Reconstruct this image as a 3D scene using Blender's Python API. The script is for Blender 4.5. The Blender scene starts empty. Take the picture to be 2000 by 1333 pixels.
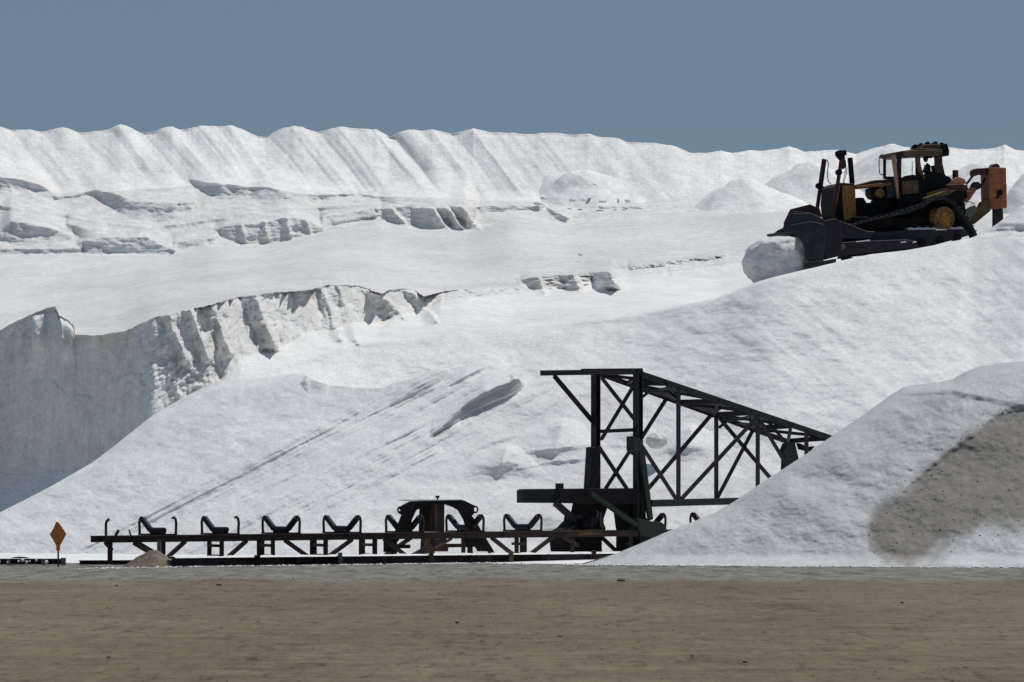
import bpy, math, random
import numpy as np
from mathutils import Vector, Matrix

random.seed(7)
RNG = np.random.RandomState(11)
C = bpy.context.scene.collection
R = math.radians

# ------------------------------------------------------------------ camera
F = 9000.0            # focal length in photo pixels (telephoto)
HZ = 1003.0           # photo row of the horizon
EYE = 1.7
cam_d = bpy.data.cameras.new('camera')
cam = bpy.data.objects.new('camera', cam_d)
C.objects.link(cam)
cam.location = (0, 0, EYE)
cam.rotation_euler = (R(90), 0, 0)
cam_d.sensor_width = 36.0
cam_d.lens = 36.0 * F / 2000.0
cam_d.shift_y = (HZ - 666.5) / 2000.0
cam_d.clip_start = 1.0
cam_d.clip_end = 9000.0
bpy.context.scene.camera = cam

# ------------------------------------------------------------------ sky, sun, exposure
SUN_EL = R(66)
SUN_AZ = R(62)        # clockwise from +Y (the viewing direction) towards +X
sun_dir = Vector((math.sin(SUN_AZ) * math.cos(SUN_EL), math.cos(SUN_AZ) * math.cos(SUN_EL), math.sin(SUN_EL)))
w = bpy.data.worlds.new('World')
bpy.context.scene.world = w
w.use_nodes = True
nt = w.node_tree
bg = nt.nodes['Background']
sky = nt.nodes.new('ShaderNodeTexSky')
sky.sky_type = 'NISHITA'
sky.sun_disc = False
sky.sun_elevation = SUN_EL
sky.sun_rotation = SUN_AZ
sky.altitude = 0
sky.air_density = 1.0
sky.dust_density = 0.6
sky.ozone_density = 2.0
# the day is grey blue: a veil of even colour over the clear sky
mixn = nt.nodes.new('ShaderNodeMix')
mixn.data_type = 'RGBA'
mixn.inputs[0].default_value = 0.82
VEIL = (2.95, 4.40, 6.25, 1)
mixn.inputs[7].default_value = VEIL
nt.links.new(sky.outputs[0], mixn.inputs[6])
nt.links.new(mixn.outputs[2], bg.inputs[0])
bg.inputs[1].default_value = 0.05
sl = bpy.data.lights.new('sun', 'SUN')
sl.energy = 3.05
sl.angle = R(0.5)
sl.color = (1.0, 0.965, 0.915)
sun = bpy.data.objects.new('sun', sl)
C.objects.link(sun)
sun.location = (60, 60, 120)
sun.rotation_euler = (-sun_dir).to_track_quat('-Z', 'Y').to_euler()
vs = bpy.context.scene.view_settings
vs.view_transform = 'Standard'
vs.look = 'None'
vs.exposure = 0.0
vs.gamma = 1.0
vs.use_curve_mapping = False

# ------------------------------------------------------------------ helpers
def P(px, py, D):
    """world point that stands at distance D where the photo has (px, py)"""
    return Vector(((px - 1000.0) / F * D, D, EYE + (HZ - py) / F * D))

def Pz(px, D, z):
    return Vector(((px - 1000.0) / F * D, D, z))

def tag(o, label=None, cat=None, group=None, kind=None):
    if label: o['label'] = label
    if cat: o['category'] = cat
    if group: o['group'] = group
    if kind: o['kind'] = kind
    return o

def empty(name, loc, label=None, cat=None, group=None, rz=0.0):
    o = bpy.data.objects.new(name, None)
    C.objects.link(o)
    o.location = loc
    o.rotation_euler = (0, 0, rz)
    o.empty_display_size = 0.3
    return tag(o, label, cat, group)

def root_loc(o):
    v = Vector((0, 0, 0))
    while o is not None:
        v = v + Vector(o.location)
        o = o.parent
    return v

class MB:
    def __init__(s):
        s.v = []; s.f = []
    def poly(s, pts, flip=False):
        n = len(s.v)
        s.v += [Vector(p) for p in pts]
        f = list(range(n, n + len(pts)))
        s.f.append(f[::-1] if flip else f)
    def prism(s, pts, off):
        """closed solid from a polygon and an extrusion vector"""
        n = len(pts); b = len(s.v); off = Vector(off)
        s.v += [Vector(p) for p in pts] + [Vector(p) + off for p in pts]
        s.f.append(list(range(b, b + n)))
        s.f.append(list(range(b + 2 * n - 1, b + n - 1, -1)))
        for i in range(n):
            j = (i + 1) % n
            s.f.append([b + j, b + i, b + n + i, b + n + j])
        return s
    def bar(s, p, q, w=0.1, h=None, up=(0, 0, 1)):
        h = w if h is None else h
        p = Vector(p); q = Vector(q); d = (q - p).normalized(); up = Vector(up)
        if abs(d.dot(up)) > 0.98: up = Vector((0, 1, 0))
        a = d.cross(up).normalized() * (w / 2); b = a.cross(d).normalized() * (h / 2)
        s.prism([p - a - b, p + a - b, p + a + b, p - a + b], q - p)
        return s
    def hbeam(s, p, q, w=0.2, h=0.2, t=0.03, up=(0, 0, 1)):
        """an I section beam: two flanges and a web"""
        p = Vector(p); q = Vector(q); d = (q - p).normalized(); up = Vector(up)
        if abs(d.dot(up)) > 0.98: up = Vector((0, 1, 0))
        a = d.cross(up).normalized(); b = a.cross(d).normalized()
        s.bar(p + b * (h / 2 - t / 2), q + b * (h / 2 - t / 2), w, t, up)
        s.bar(p - b * (h / 2 - t / 2), q - b * (h / 2 - t / 2), w, t, up)
        s.bar(p, q, t, h - 2 * t - 0.004, up)
        return s
    def cyl(s, p, q, r, n=14, r2=None, cap=True):
        r2 = r if r2 is None else r2
        p = Vector(p); q = Vector(q); d = (q - p).normalized()
        up = Vector((0, 0, 1)) if abs(d.z) < 0.9 else Vector((1, 0, 0))
        a = d.cross(up).normalized(); b = a.cross(d).normalized()
        k = len(s.v)
        for i in range(n):
            t = 2 * math.pi * i / n
            e = a * math.cos(t) + b * math.sin(t)
            s.v.append(p + e * r); s.v.append(q + e * r2)
        for i in range(n):
            j = (i + 1) % n
            s.f.append([k + 2 * i, k + 2 * j, k + 2 * j + 1, k + 2 * i + 1])
        if cap:
            s.f.append([k + 2 * i for i in range(n)][::-1])
            s.f.append([k + 2 * i + 1 for i in range(n)])
        return s
    def tube(s, pts, r, n=8):
        pts = [Vector(p) for p in pts]; k = len(s.v); m = len(pts)
        for i, p in enumerate(pts):
            d = (pts[min(i + 1, m - 1)] - pts[max(i - 1, 0)]).normalized()
            up = Vector((0.1, 1, 0.05)).normalized()
            if abs(d.dot(up)) > 0.95: up = Vector((0, 0, 1))
            a = d.cross(up).normalized(); b = a.cross(d).normalized()
            for j in range(n):
                t = 2 * math.pi * j / n
                s.v.append(p + a * (r * math.cos(t)) + b * (r * math.sin(t)))
        for i in range(m - 1):
            for j in range(n):
                j2 = (j + 1) % n
                s.f.append([k + i * n + j, k + i * n + j2, k + (i + 1) * n + j2, k + (i + 1) * n + j])
        s.f.append([k + j for j in range(n)][::-1])
        s.f.append([k + (m - 1) * n + j for j in range(n)])
        return s
    def ring(s, c, ax, r, t, n=14, m=6):
        c = Vector(c); ax = Vector(ax).normalized()
        up = Vector((0, 0, 1)) if abs(ax.z) < 0.9 else Vector((1, 0, 0))
        a = ax.cross(up).normalized(); b = a.cross(ax).normalized(); k = len(s.v)
        for i in range(n):
            A = 2 * math.pi * i / n; e = a * math.cos(A) + b * math.sin(A)
            for j in range(m):
                B = 2 * math.pi * j / m
                s.v.append(c + e * (r + t * math.cos(B)) + ax * (t * math.sin(B)))
        for i in range(n):
            for j in range(m):
                i2 = (i + 1) % n; j2 = (j + 1) % m
                s.f.append([k + i * m + j, k + i2 * m + j, k + i2 * m + j2, k + i * m + j2])
        return s
    def build(s, name, mat, parent=None, bevel=0.0, smooth=False, loc=None):
        me = bpy.data.meshes.new(name)
        off = root_loc(parent) if parent is not None else Vector((0, 0, 0))
        if loc is not None: off = Vector(loc)
        me.from_pydata([tuple(v - off) for v in s.v], [], s.f)
        me.materials.append(mat)
        if smooth:
            me.polygons.foreach_set('use_smooth', [len(p.vertices) < 6 for p in me.polygons])
            try:
                me.set_sharp_from_angle(angle=R(40))
            except Exception:
                pass
        me.update()
        o = bpy.data.objects.new(name, me)
        C.objects.link(o)
        if parent is not None: o.parent = parent
        elif loc is not None: o.location = loc
        if bevel:
            b = o.modifiers.new('bevel', 'BEVEL'); b.width = bevel; b.segments = 1
            b.limit_method = 'ANGLE'
        return o

# ------------------------------------------------------------------ materials
def new_mat(name):
    m = bpy.data.materials.new(name); m.use_nodes = True
    return m, m.node_tree, m.node_tree.nodes['Principled BSDF']

def N(nt, t, **kw):
    n = nt.nodes.new(t)
    for k, v in kw.items(): setattr(n, k, v)
    return n

def noise_node(nt, scale, detail=6, rough=0.6, stretch=None, src='Object'):
    tc = N(nt, 'ShaderNodeTexCoord')
    out = tc.outputs[src]
    if stretch:
        mp = N(nt, 'ShaderNodeMapping'); mp.inputs['Scale'].default_value = stretch
        nt.links.new(out, mp.inputs[0]); out = mp.outputs[0]
    nz = N(nt, 'ShaderNodeTexNoise')
    nz.inputs['Scale'].default_value = scale
    nz.inputs['Detail'].default_value = detail
    nz.inputs['Roughness'].default_value = rough
    nt.links.new(out, nz.inputs['Vector'])
    return nz.outputs['Fac']

def ramp(nt, fac, stops):
    r = N(nt, 'ShaderNodeValToRGB')
    el = r.color_ramp.elements
    el[0].position, el[0].color = stops[0][0], (*stops[0][1], 1)
    el[1].position, el[1].color = stops[-1][0], (*stops[-1][1], 1)
    for p, c in stops[1:-1]:
        e = el.new(p); e.color = (*c, 1)
    nt.links.new(fac, r.inputs[0])
    return r.outputs[0]

def mix(nt, a, b, fac, mode='MIX'):
    m = N(nt, 'ShaderNodeMix', data_type='RGBA', blend_type=mode)
    for sock, v in ((0, fac), (6, a), (7, b)):
        if isinstance(v, (int, float)): m.inputs[sock].default_value = v
        elif isinstance(v, tuple): m.inputs[sock].default_value = (*v, 1)
        else: nt.links.new(v, m.inputs[sock])
    return m.outputs[2]

def metal_mat(name, base, worn=None, amount=0.35, rough=0.55, dust=0.25, metallic=0.0):
    """painted steel with rust/wear patches and salt dust that lies on upward faces"""
    m, nt, bs = new_mat(name)
    worn = worn or tuple(min(1, c * 1.9 + 0.01) for c in base)
    n1 = noise_node(nt, 2.2, 8, 0.7)
    col = ramp(nt, n1, [(0.5 - amount * 0.3, base), (0.5 + 0.25 * (1 - amount) + 0.02, worn)])
    n2 = noise_node(nt, 14, 5, 0.7)
    col = mix(nt, col, ramp(nt, n2, [(0.3, (0.55, 0.55, 0.55)), (0.7, (1.25, 1.2, 1.15))]), 0.6, 'MULTIPLY')
    if dust > 0:
        g = N(nt, 'ShaderNodeNewGeometry'); sx = N(nt, 'ShaderNodeSeparateXYZ')
        nt.links.new(g.outputs['Normal'], sx.inputs[0])
        mr = N(nt, 'ShaderNodeMapRange'); mr.inputs[1].default_value = 0.6; mr.inputs[2].default_value = 1.0
        mr.inputs[4].default_value = dust
        nt.links.new(sx.outputs['Z'], mr.inputs[0])
        n3 = noise_node(nt, 5, 6, 0.7)
        mm = N(nt, 'ShaderNodeMath', operation='MULTIPLY')
        nt.links.new(mr.outputs[0], mm.inputs[0]); nt.links.new(n3, mm.inputs[1])
        col = mix(nt, col, (0.42, 0.40, 0.38), mm.outputs[0])
    nt.links.new(col, bs.inputs['Base Color'])
    rr = N(nt, 'ShaderNodeMapRange'); rr.inputs[3].default_value = rough - 0.1; rr.inputs[4].default_value = rough + 0.25
    nt.links.new(n2, rr.inputs[0]); nt.links.new(rr.outputs[0], bs.inputs['Roughness'])
    bs.inputs['Metallic'].default_value = metallic
    bs.inputs['Specular IOR Level'].default_value = 0.25
    bp = N(nt, 'ShaderNodeBump'); bp.inputs['Strength'].default_value = 0.3; bp.inputs['Distance'].default_value = 0.02
    nt.links.new(n2, bp.inputs['Height']); nt.links.new(bp.outputs[0], bs.inputs['Normal'])
    return m

def salt_mat(name, lo, hi, bump=0.5, dist=0.12, scale=0.35, grain=7.0, dirt=None, stretch=None, streak=False):
    """crystalline salt: soft tone patches, grain and a mask for dirt and painted shade kept in the vertex attribute 'dirt'"""
    m, nt, bs = new_mat(name)
    n1 = noise_node(nt, scale, 7, 0.62, stretch)
    col = ramp(nt, n1, [(0.32, lo), (0.62, hi)])
    n2 = noise_node(nt, grain, 6, 0.75)
    col = mix(nt, col, ramp(nt, n2, [(0.34, (0.78, 0.78, 0.785)), (0.66, (1.08, 1.08, 1.08))]), 0.9, 'MULTIPLY')
    n6 = noise_node(nt, 1.1, 5, 0.7)
    col = mix(nt, col, ramp(nt, n6, [(0.32, (0.88, 0.88, 0.885)), (0.6, (1.03, 1.03, 1.03))]), 0.8, 'MULTIPLY')
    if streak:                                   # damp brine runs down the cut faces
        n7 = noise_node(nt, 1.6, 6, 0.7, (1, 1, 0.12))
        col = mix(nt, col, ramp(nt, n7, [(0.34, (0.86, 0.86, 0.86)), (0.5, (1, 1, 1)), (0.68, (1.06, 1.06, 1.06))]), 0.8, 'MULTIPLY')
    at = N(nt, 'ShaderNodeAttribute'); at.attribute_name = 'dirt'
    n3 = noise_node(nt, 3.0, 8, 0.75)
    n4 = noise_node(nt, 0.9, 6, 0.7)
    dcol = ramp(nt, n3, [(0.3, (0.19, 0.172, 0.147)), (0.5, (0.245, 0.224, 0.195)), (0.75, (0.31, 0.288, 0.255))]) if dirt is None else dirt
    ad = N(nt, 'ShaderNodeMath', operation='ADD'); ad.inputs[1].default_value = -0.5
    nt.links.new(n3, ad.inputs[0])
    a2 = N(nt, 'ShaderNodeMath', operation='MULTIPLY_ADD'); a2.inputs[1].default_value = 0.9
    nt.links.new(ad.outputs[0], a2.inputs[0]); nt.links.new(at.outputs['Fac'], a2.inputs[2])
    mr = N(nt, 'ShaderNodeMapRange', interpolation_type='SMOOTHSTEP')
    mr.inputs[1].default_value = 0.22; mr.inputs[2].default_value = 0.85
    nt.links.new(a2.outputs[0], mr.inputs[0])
    # no dirt and no painted shade where the attribute is zero
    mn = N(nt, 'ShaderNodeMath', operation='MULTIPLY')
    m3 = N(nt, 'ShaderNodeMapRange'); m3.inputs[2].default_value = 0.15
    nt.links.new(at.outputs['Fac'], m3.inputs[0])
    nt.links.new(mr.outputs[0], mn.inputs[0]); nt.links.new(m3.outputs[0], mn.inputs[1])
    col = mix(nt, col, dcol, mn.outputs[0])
    nt.links.new(col, bs.inputs['Base Color'])
    bs.inputs['Roughness'].default_value = 0.85
    bs.inputs['Specular IOR Level'].default_value = 0.2
    b1 = N(nt, 'ShaderNodeBump'); b1.inputs['Strength'].default_value = bump; b1.inputs['Distance'].default_value = dist
    n5 = noise_node(nt, 1.8, 9, 0.68, stretch)
    nt.links.new(n5, b1.inputs['Height'])
    b2 = N(nt, 'ShaderNodeBump'); b2.inputs['Strength'].default_value = min(1.0, bump * 0.5 + 0.3); b2.inputs['Distance'].default_value = 0.035
    nt.links.new(n2, b2.inputs['Height']); nt.links.new(b1.outputs[0], b2.inputs['Normal'])
    nt.links.new(b2.outputs[0], bs.inputs['Normal'])
    return m

M = {}
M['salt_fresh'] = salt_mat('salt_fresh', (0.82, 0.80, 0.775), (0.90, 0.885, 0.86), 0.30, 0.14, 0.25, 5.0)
M['salt_plain'] = salt_mat('salt_trafficked', (0.60, 0.59, 0.575), (0.74, 0.725, 0.71), 0.45, 0.07, 0.14, 3.0, stretch=(1, 0.35, 1))
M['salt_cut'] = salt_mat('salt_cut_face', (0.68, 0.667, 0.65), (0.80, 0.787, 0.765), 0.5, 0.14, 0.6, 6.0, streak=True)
M['salt_slope'] = salt_mat('salt_slope', (0.75, 0.74, 0.725), (0.84, 0.83, 0.81), 0.30, 0.08, 0.3, 7.0)
M['salt_heap'] = salt_mat('salt_heap', (0.70, 0.695, 0.69), (0.81, 0.80, 0.785), 0.30, 0.07, 0.45, 8.0, dirt=(0.43, 0.425, 0.42))  # the grey is painted shade for the heap's steep faces
M['salt_pushed'] = salt_mat('salt_pushed', (0.66, 0.66, 0.66), (0.82, 0.815, 0.81), 0.8, 0.12, 2.0, 9.0)
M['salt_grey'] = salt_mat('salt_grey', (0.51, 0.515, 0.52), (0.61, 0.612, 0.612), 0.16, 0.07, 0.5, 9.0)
M['steel_dark'] = metal_mat('dark_blue_steel', (0.012, 0.012, 0.022), (0.03, 0.022, 0.03), dust=0.1)
M['steel_green'] = metal_mat('green_painted_steel', (0.006, 0.028, 0.018), (0.02, 0.02, 0.02), dust=0.12)
M['steel_deck'] = metal_mat('deck_steel', (0.012, 0.02, 0.02), (0.02, 0.03, 0.028), dust=0.1)
M['rust'] = metal_mat('rusty_steel', (0.022, 0.013, 0.016), (0.062, 0.038, 0.033), 0.5, 0.8, dust=0.35)
M['rust_brown'] = metal_mat('brown_rusty_steel', (0.065, 0.042, 0.022), (0.15, 0.095, 0.055), 0.5, 0.8, dust=0.3)
M['grey_steel'] = metal_mat('grey_steel', (0.10, 0.10, 0.095), (0.2, 0.19, 0.17), dust=0.3)
M['roll'] = metal_mat('idler_roll', (0.010, 0.011, 0.026), (0.02, 0.018, 0.03), dust=0.05, rough=0.5)
M['blade'] = metal_mat('blade_steel', (0.010, 0.02, 0.026), (0.03, 0.04, 0.045), dust=0.12)
M['black'] = metal_mat('black_machine_parts', (0.006, 0.006, 0.007), (0.014, 0.012, 0.012), dust=0.05)
M['black'].node_tree.nodes['Principled BSDF'].inputs['Specular IOR Level'].default_value = 0.1
M['track'] = metal_mat('track_steel', (0.010, 0.012, 0.022), (0.03, 0.03, 0.035), dust=0.45)
M['yellow'] = metal_mat('weathered_yellow_paint', (0.34, 0.16, 0.035), (0.12, 0.045, 0.02), 0.45, dust=0.15)
M['red'] = metal_mat('red_brown_paint', (0.085, 0.025, 0.022), (0.03, 0.014, 0.02), 0.5, dust=0.12)
M['orange'] = metal_mat('faded_orange_paint', (0.42, 0.14, 0.055), (0.16, 0.05, 0.03), 0.45, dust=0.1)
M['sign'] = metal_mat('orange_sign_paint', (0.68, 0.24, 0.045), (0.50, 0.17, 0.05), 0.4, dust=0)
M['fender'] = metal_mat('pale_sunlit_fender', (0.45, 0.26, 0.17), (0.32, 0.15, 0.08), 0.5, dust=0.3)  # sunlit look of these parts is put into the pale colour
M['cloth'] = metal_mat('dark_work_clothes', (0.015, 0.02, 0.02), dust=0)
M['skin'] = metal_mat('skin', (0.16, 0.08, 0.05), dust=0)

# clear glass that has gathered some dust
m, nt_, bs_ = new_mat('cab_glass')
bs_.inputs['Base Color'].default_value = (0.95, 0.98, 0.97, 1)
bs_.inputs['Transmission Weight'].default_value = 1.0
bs_.inputs['Roughness'].default_value = 0.02
bs_.inputs['IOR'].default_value = 1.05
M['glass'] = m

# ground: packed brown earth, greyer and saltier towards the heaps
m, nt, bs = new_mat('packed_earth')
tc = N(nt, 'ShaderNodeTexCoord'); sx = N(nt, 'ShaderNodeSeparateXYZ'); nt.links.new(tc.outputs['Object'], sx.inputs[0])
g1 = noise_node(nt, 0.16, 9, 0.65, (1, 0.22, 1))
g2 = noise_node(nt, 2.4, 8, 0.75, (1, 0.25, 1))
g3 = noise_node(nt, 9.0, 5, 0.8)
g4 = noise_node(nt, 0.55, 7, 0.7, (0.6, 0.16, 1))
brown = ramp(nt, g1, [(0.3, (0.142, 0.112, 0.078)), (0.5, (0.175, 0.141, 0.099)), (0.7, (0.205, 0.168, 0.122))])
brown = mix(nt, brown, ramp(nt, g2, [(0.30, (0.45, 0.42, 0.40)), (0.44, (0.95, 0.95, 0.95)), (0.75, (1.2, 1.18, 1.15))]), 0.9, 'MULTIPLY')
brown = mix(nt, brown, ramp(nt, g3, [(0.3, (0.75, 0.74, 0.73)), (0.7, (1.2, 1.2, 1.2))]), 0.6, 'MULTIPLY')
g5 = noise_node(nt, 9.0, 6, 0.75, (1, 0.10, 1))
brown = mix(nt, brown, ramp(nt, g5, [(0.33, (0.45, 0.42, 0.40)), (0.42, (0.92, 0.92, 0.92)), (0.62, (1.05, 1.05, 1.05)), (0.72, (1.3, 1.28, 1.25))]), 0.85, 'MULTIPLY')
g6 = noise_node(nt, 3.0, 7, 0.8, (0.5, 0.06, 1))
brown = mix(nt, brown, ramp(nt, g6, [(0.36, (0.55, 0.52, 0.50)), (0.44, (1, 1, 1))]), 0.8, 'MULTIPLY')
brown = mix(nt, brown, ramp(nt, g4, [(0.34, (0.50, 0.48, 0.46)), (0.43, (1, 1, 1)), (0.60, (1.0, 1.0, 1.0)), (0.72, (1.4, 1.38, 1.35))]), 0.45, 'MULTIPLY')
g7 = noise_node(nt, 1.0, 5, 0.65, (0.07, 0.75, 1))
brown = mix(nt, brown, ramp(nt, g7, [(0.44, (1, 1, 1)), (0.475, (0.55, 0.52, 0.50)), (0.50, (1, 1, 1)), (0.58, (1, 1, 1)), (0.61, (1.28, 1.27, 1.25)), (0.66, (1, 1, 1))]), 0.5, 'MULTIPLY')
grey = ramp(nt, g2, [(0.3, (0.12, 0.112, 0.095)), (0.55, (0.20, 0.192, 0.17)), (0.8, (0.30, 0.29, 0.26))])
grey = mix(nt, grey, ramp(nt, g6, [(0.38, (0.5, 0.5, 0.46)), (0.5, (1, 1, 1)), (0.66, (1.35, 1.35, 1.35))]), 0.85, 'MULTIPLY')
ed = N(nt, 'ShaderNodeMath', operation='MULTIPLY_ADD'); ed.inputs[1].default_value = 40.0
nt.links.new(g1, ed.inputs[0]); nt.links.new(sx.outputs['Y'], ed.inputs[2])
mr = N(nt, 'ShaderNodeMapRange', interpolation_type='SMOOTHSTEP'); mr.inputs[1].default_value = 132; mr.inputs[2].default_value = 142
nt.links.new(ed.outputs[0], mr.inputs[0])
col = mix(nt, brown, grey, mr.outputs[0])
# far off the earth is all desert brown again; near the heaps a dusting of salt
nt.links.new(col, bs.inputs['Base Color'])
bs.inputs['Roughness'].default_value = 0.95
bs.inputs['Specular IOR Level'].default_value = 0.1
b1 = N(nt, 'ShaderNodeBump'); b1.inputs['Strength'].default_value = 0.35; b1.inputs['Distance'].default_value = 0.04
nt.links.new(g2, b1.inputs['Height'])
b2 = N(nt, 'ShaderNodeBump'); b2.inputs['Strength'].default_value = 0.3; b2.inputs['Distance'].default_value = 0.02
nt.links.new(g3, b2.inputs['Height']); nt.links.new(b1.outputs[0], b2.inputs['Normal'])
nt.links.new(b2.outputs[0], bs.inputs['Normal'])
M['earth'] = m
M['dirt'] = salt_mat('brown_dirt', (0.13, 0.10, 0.075), (0.24, 0.19, 0.145), 0.6, 0.06, 1.6, 14)
M['dirt_dark'] = salt_mat('dirt_crumb', (0.10, 0.088, 0.07), (0.17, 0.15, 0.125), 0.6, 0.03, 3, 20)
M['stone'] = salt_mat('dark_clod', (0.05, 0.042, 0.035), (0.12, 0.10, 0.085), 0.6, 0.03, 3, 20)

# ------------------------------------------------------------------ numpy noise
def _h(ix, iy, iz, seed):
    n = (ix * 374761393 + iy * 668265263 + iz * 2147483647 * 3 + seed * 974634777) & 0xffffffff
    n = ((n ^ (n >> 13)) * 1274126177) & 0xffffffff
    n = ((n ^ (n >> 16)) * 2246822519) & 0xffffffff
    return ((n ^ (n >> 15)) & 0xffffff) / float(0xffffff)

def vnoise(x, y, z=None, seed=0):
    z = np.zeros_like(x) if z is None else z
    xi = np.floor(x).astype(np.int64); yi = np.floor(y).astype(np.int64); zi = np.floor(z).astype(np.int64)
    fx = x - xi; fy = y - yi; fz = z - zi
    fx = fx * fx * fx * (fx * (fx * 6 - 15) + 10); fy = fy * fy * fy * (fy * (fy * 6 - 15) + 10); fz = fz * fz * fz * (fz * (fz * 6 - 15) + 10)
    r = 0
    for dx in (0, 1):
        wx = fx if dx else 1 - fx
        for dy in (0, 1):
            wy = fy if dy else 1 - fy
            for dz in (0, 1):
                wz = fz if dz else 1 - fz
                r = r + _h(xi + dx, yi + dy, zi + dz, seed) * wx * wy * wz
    return r * 2 - 1

def fbm(x, y, z=None, oct=5, gain=0.5, seed=0):
    a = 1.0; r = 0; t = 0
    for i in range(oct):
        r = r + a * vnoise(x, y, z, seed + i * 7)
        t += a; a *= gain
        x = x * 2.03 + 13.7; y = y * 2.03 + 5.1
        if z is not None: z = z * 2.03 + 9.2
    return r / t

def ss(a, b, x):
    t = np.clip((x - a) / (b - a), 0, 1)
    return t * t * (3 - 2 * t)

def poly1(pts):
    pts = sorted(pts); xs = np.array([p[0] for p in pts], float); ys = np.array([p[1] for p in pts], float)
    return lambda x: np.interp(x, xs, ys)

def grid_mesh(name, X, Y, Z, mat, attr=None, kind=None, parent=None, loc=None):
    """rows x cols arrays -> mesh; rows run from far/top to near/bottom, so faces look at the viewer and up"""
    r, c = X.shape
    lo = loc if loc is not None else (0, 0, 0)
    co = np.stack([X - lo[0], Y - lo[1], Z - lo[2]], -1).reshape(-1, 3).astype(np.float32)
    idx = np.arange(r * c).reshape(r, c)
    q = np.stack([idx[1:, :-1], idx[1:, 1:], idx[:-1, 1:], idx[:-1, :-1]], -1).reshape(-1, 4).astype(np.int32)
    me = bpy.data.meshes.new(name)
    me.vertices.add(len(co)); me.vertices.foreach_set('co', co.ravel())
    me.loops.add(q.size); me.loops.foreach_set('vertex_index', q.ravel())
    me.polygons.add(len(q))
    me.polygons.foreach_set('loop_start', np.arange(0, q.size, 4, dtype=np.int32))
    me.polygons.foreach_set('loop_total', np.full(len(q), 4, dtype=np.int32))
    me.polygons.foreach_set('use_smooth', np.ones(len(q), dtype=bool))
    if attr is not None:
        a = me.attributes.new('dirt', 'FLOAT', 'POINT')
        a.data.foreach_set('value', attr.ravel().astype(np.float32))
    me.materials.append(mat)
    me.update(calc_edges=True)
    o = bpy.data.objects.new(name, me)
    C.objects.link(o)
    o.location = lo
    if kind: o['kind'] = kind
    return o

def loft(cols, knots, rowpx=1.7, minrows=2):
    """knots: list of (py array, D array); returns py, D arrays and the row index of each knot"""
    rows_py = []; rows_D = []; at = [0]
    rows_py.append(knots[0][0]); rows_D.append(knots[0][1])
    for (p0, d0), (p1, d1) in zip(knots[:-1], knots[1:]):
        n = max(minrows, int(math.ceil(np.max(np.abs(p1 - p0)[(cols > -80) & (cols < 2080)]) / rowpx)))
        n = min(n, 260)
        for i in range(1, n + 1):
            t = i / n
            rows_py.append(p0 + (p1 - p0) * t); rows_D.append(d0 + (d1 - d0) * t)
        at.append(at[-1] + n)
    return np.array(rows_py), np.array(rows_D), at

def smooth_rows(A, s=2):
    B = A.copy()
    for _ in range(s):
        B[1:-1] = 0.25 * B[:-2] + 0.5 * B[1:-1] + 0.25 * B[2:]
    return B

def scarp(cols, py, D, top, bot, k=1.05, L=None, rows=None, foot=0.0):
    """steepen the surface between two contours (photo rows top(px) and bot(px)); the ground just above juts out to meet it"""
    top = sorted(top); bot = sorted(bot)
    x0 = max(top[0][0], bot[0][0]); x1 = min(top[-1][0], bot[-1][0])
    a, b = rows if rows else (0, len(py))
    sel = np.where((cols >= x0 - 30) & (cols <= x1 + 30))[0]
    cs = cols[sel]
    T = poly1(top)(cs); B = poly1(bot)(cs)
    B = np.where((cs < x0) | (cs > x1), T, B); hg = np.maximum(B - T, 0)
    T = smc(T, 2) + 0.8 * fbm(cs * 0.035, cs * 0 + x0, oct=2, seed=int(x0) % 97)
    hs = smc(hg, 2)
    dens = np.zeros(len(cs))
    for n_, jj in enumerate(sel):
        p = py[a:b, jj]; d = D[a:b, jj]
        dens[n_] = np.interp(T[n_], p, d) - np.interp(T[n_] + max(hs[n_], 6), p, d)
        dens[n_] /= max(hs[n_], 6)
    dens = smc(dens, min(20, len(cs) // 2))
    hw = smc(hs, 4)
    H = k * dens * hw * np.clip(hw / 5.0, 0, 1)
    LL = (smc(1.2 * hg + 16, 12)) if L is None else L + 0 * hg
    for n_, jj in enumerate(sel):
        if H[n_] <= 1e-3: continue
        t = T[n_]; h_ = max(hs[n_], 1.5)
        p = py[a:b, jj]
        r = np.clip((p - (t - LL[n_])) / LL[n_], 0, 1) ** 1.6
        f = np.clip((t + h_ - p) / h_, 0, 1)
        D[a:b, jj] = D[a:b, jj] - H[n_] * np.where(p <= t, r, f)

def smc(a, n=10):
    kk = np.exp(-np.linspace(-2, 2, 2 * n + 1) ** 2); kk /= kk.sum()
    if a.ndim == 1: return np.convolve(np.pad(a, n, mode='edge'), kk, mode='valid')
    return np.array([np.convolve(np.pad(r_, n, mode='edge'), kk, mode='valid') for r_ in a])

def amp_noise(x):
    return (math.sin(x * 0.11) + math.sin(x * 0.23 + 1.3) + 0.7 * math.sin(x * 0.47 + 0.4)) * 0.7

def facets(cols, py, D, top, items, y0, y1, k=0.9, rows=None):
    """left-facing faces ending in spurs that run down to the right"""
    a, b = rows if rows else (0, len(py))
    PXg = np.broadcast_to(cols, py.shape)
    tp = top(cols)
    s = PXg - k * (py - tp) + 5 * fbm(PXg * 0.03, py * 0.06, oct=4, gain=0.6, seed=int(y1)) 
    for (l, r, A, e) in items:
        t = np.clip((s - l) / (r - l), 0, 1)
        back = np.clip((r + e - s) / e, 0, 1)
        wv = ss(tp + y0 - 3, tp + y0 + 3, py) * (1 - ss(tp + y1 - 8, tp + y1 + 6, py))
        dd = -A * np.minimum(t, back) * wv
        D[a:b] += dd[a:b]

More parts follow.
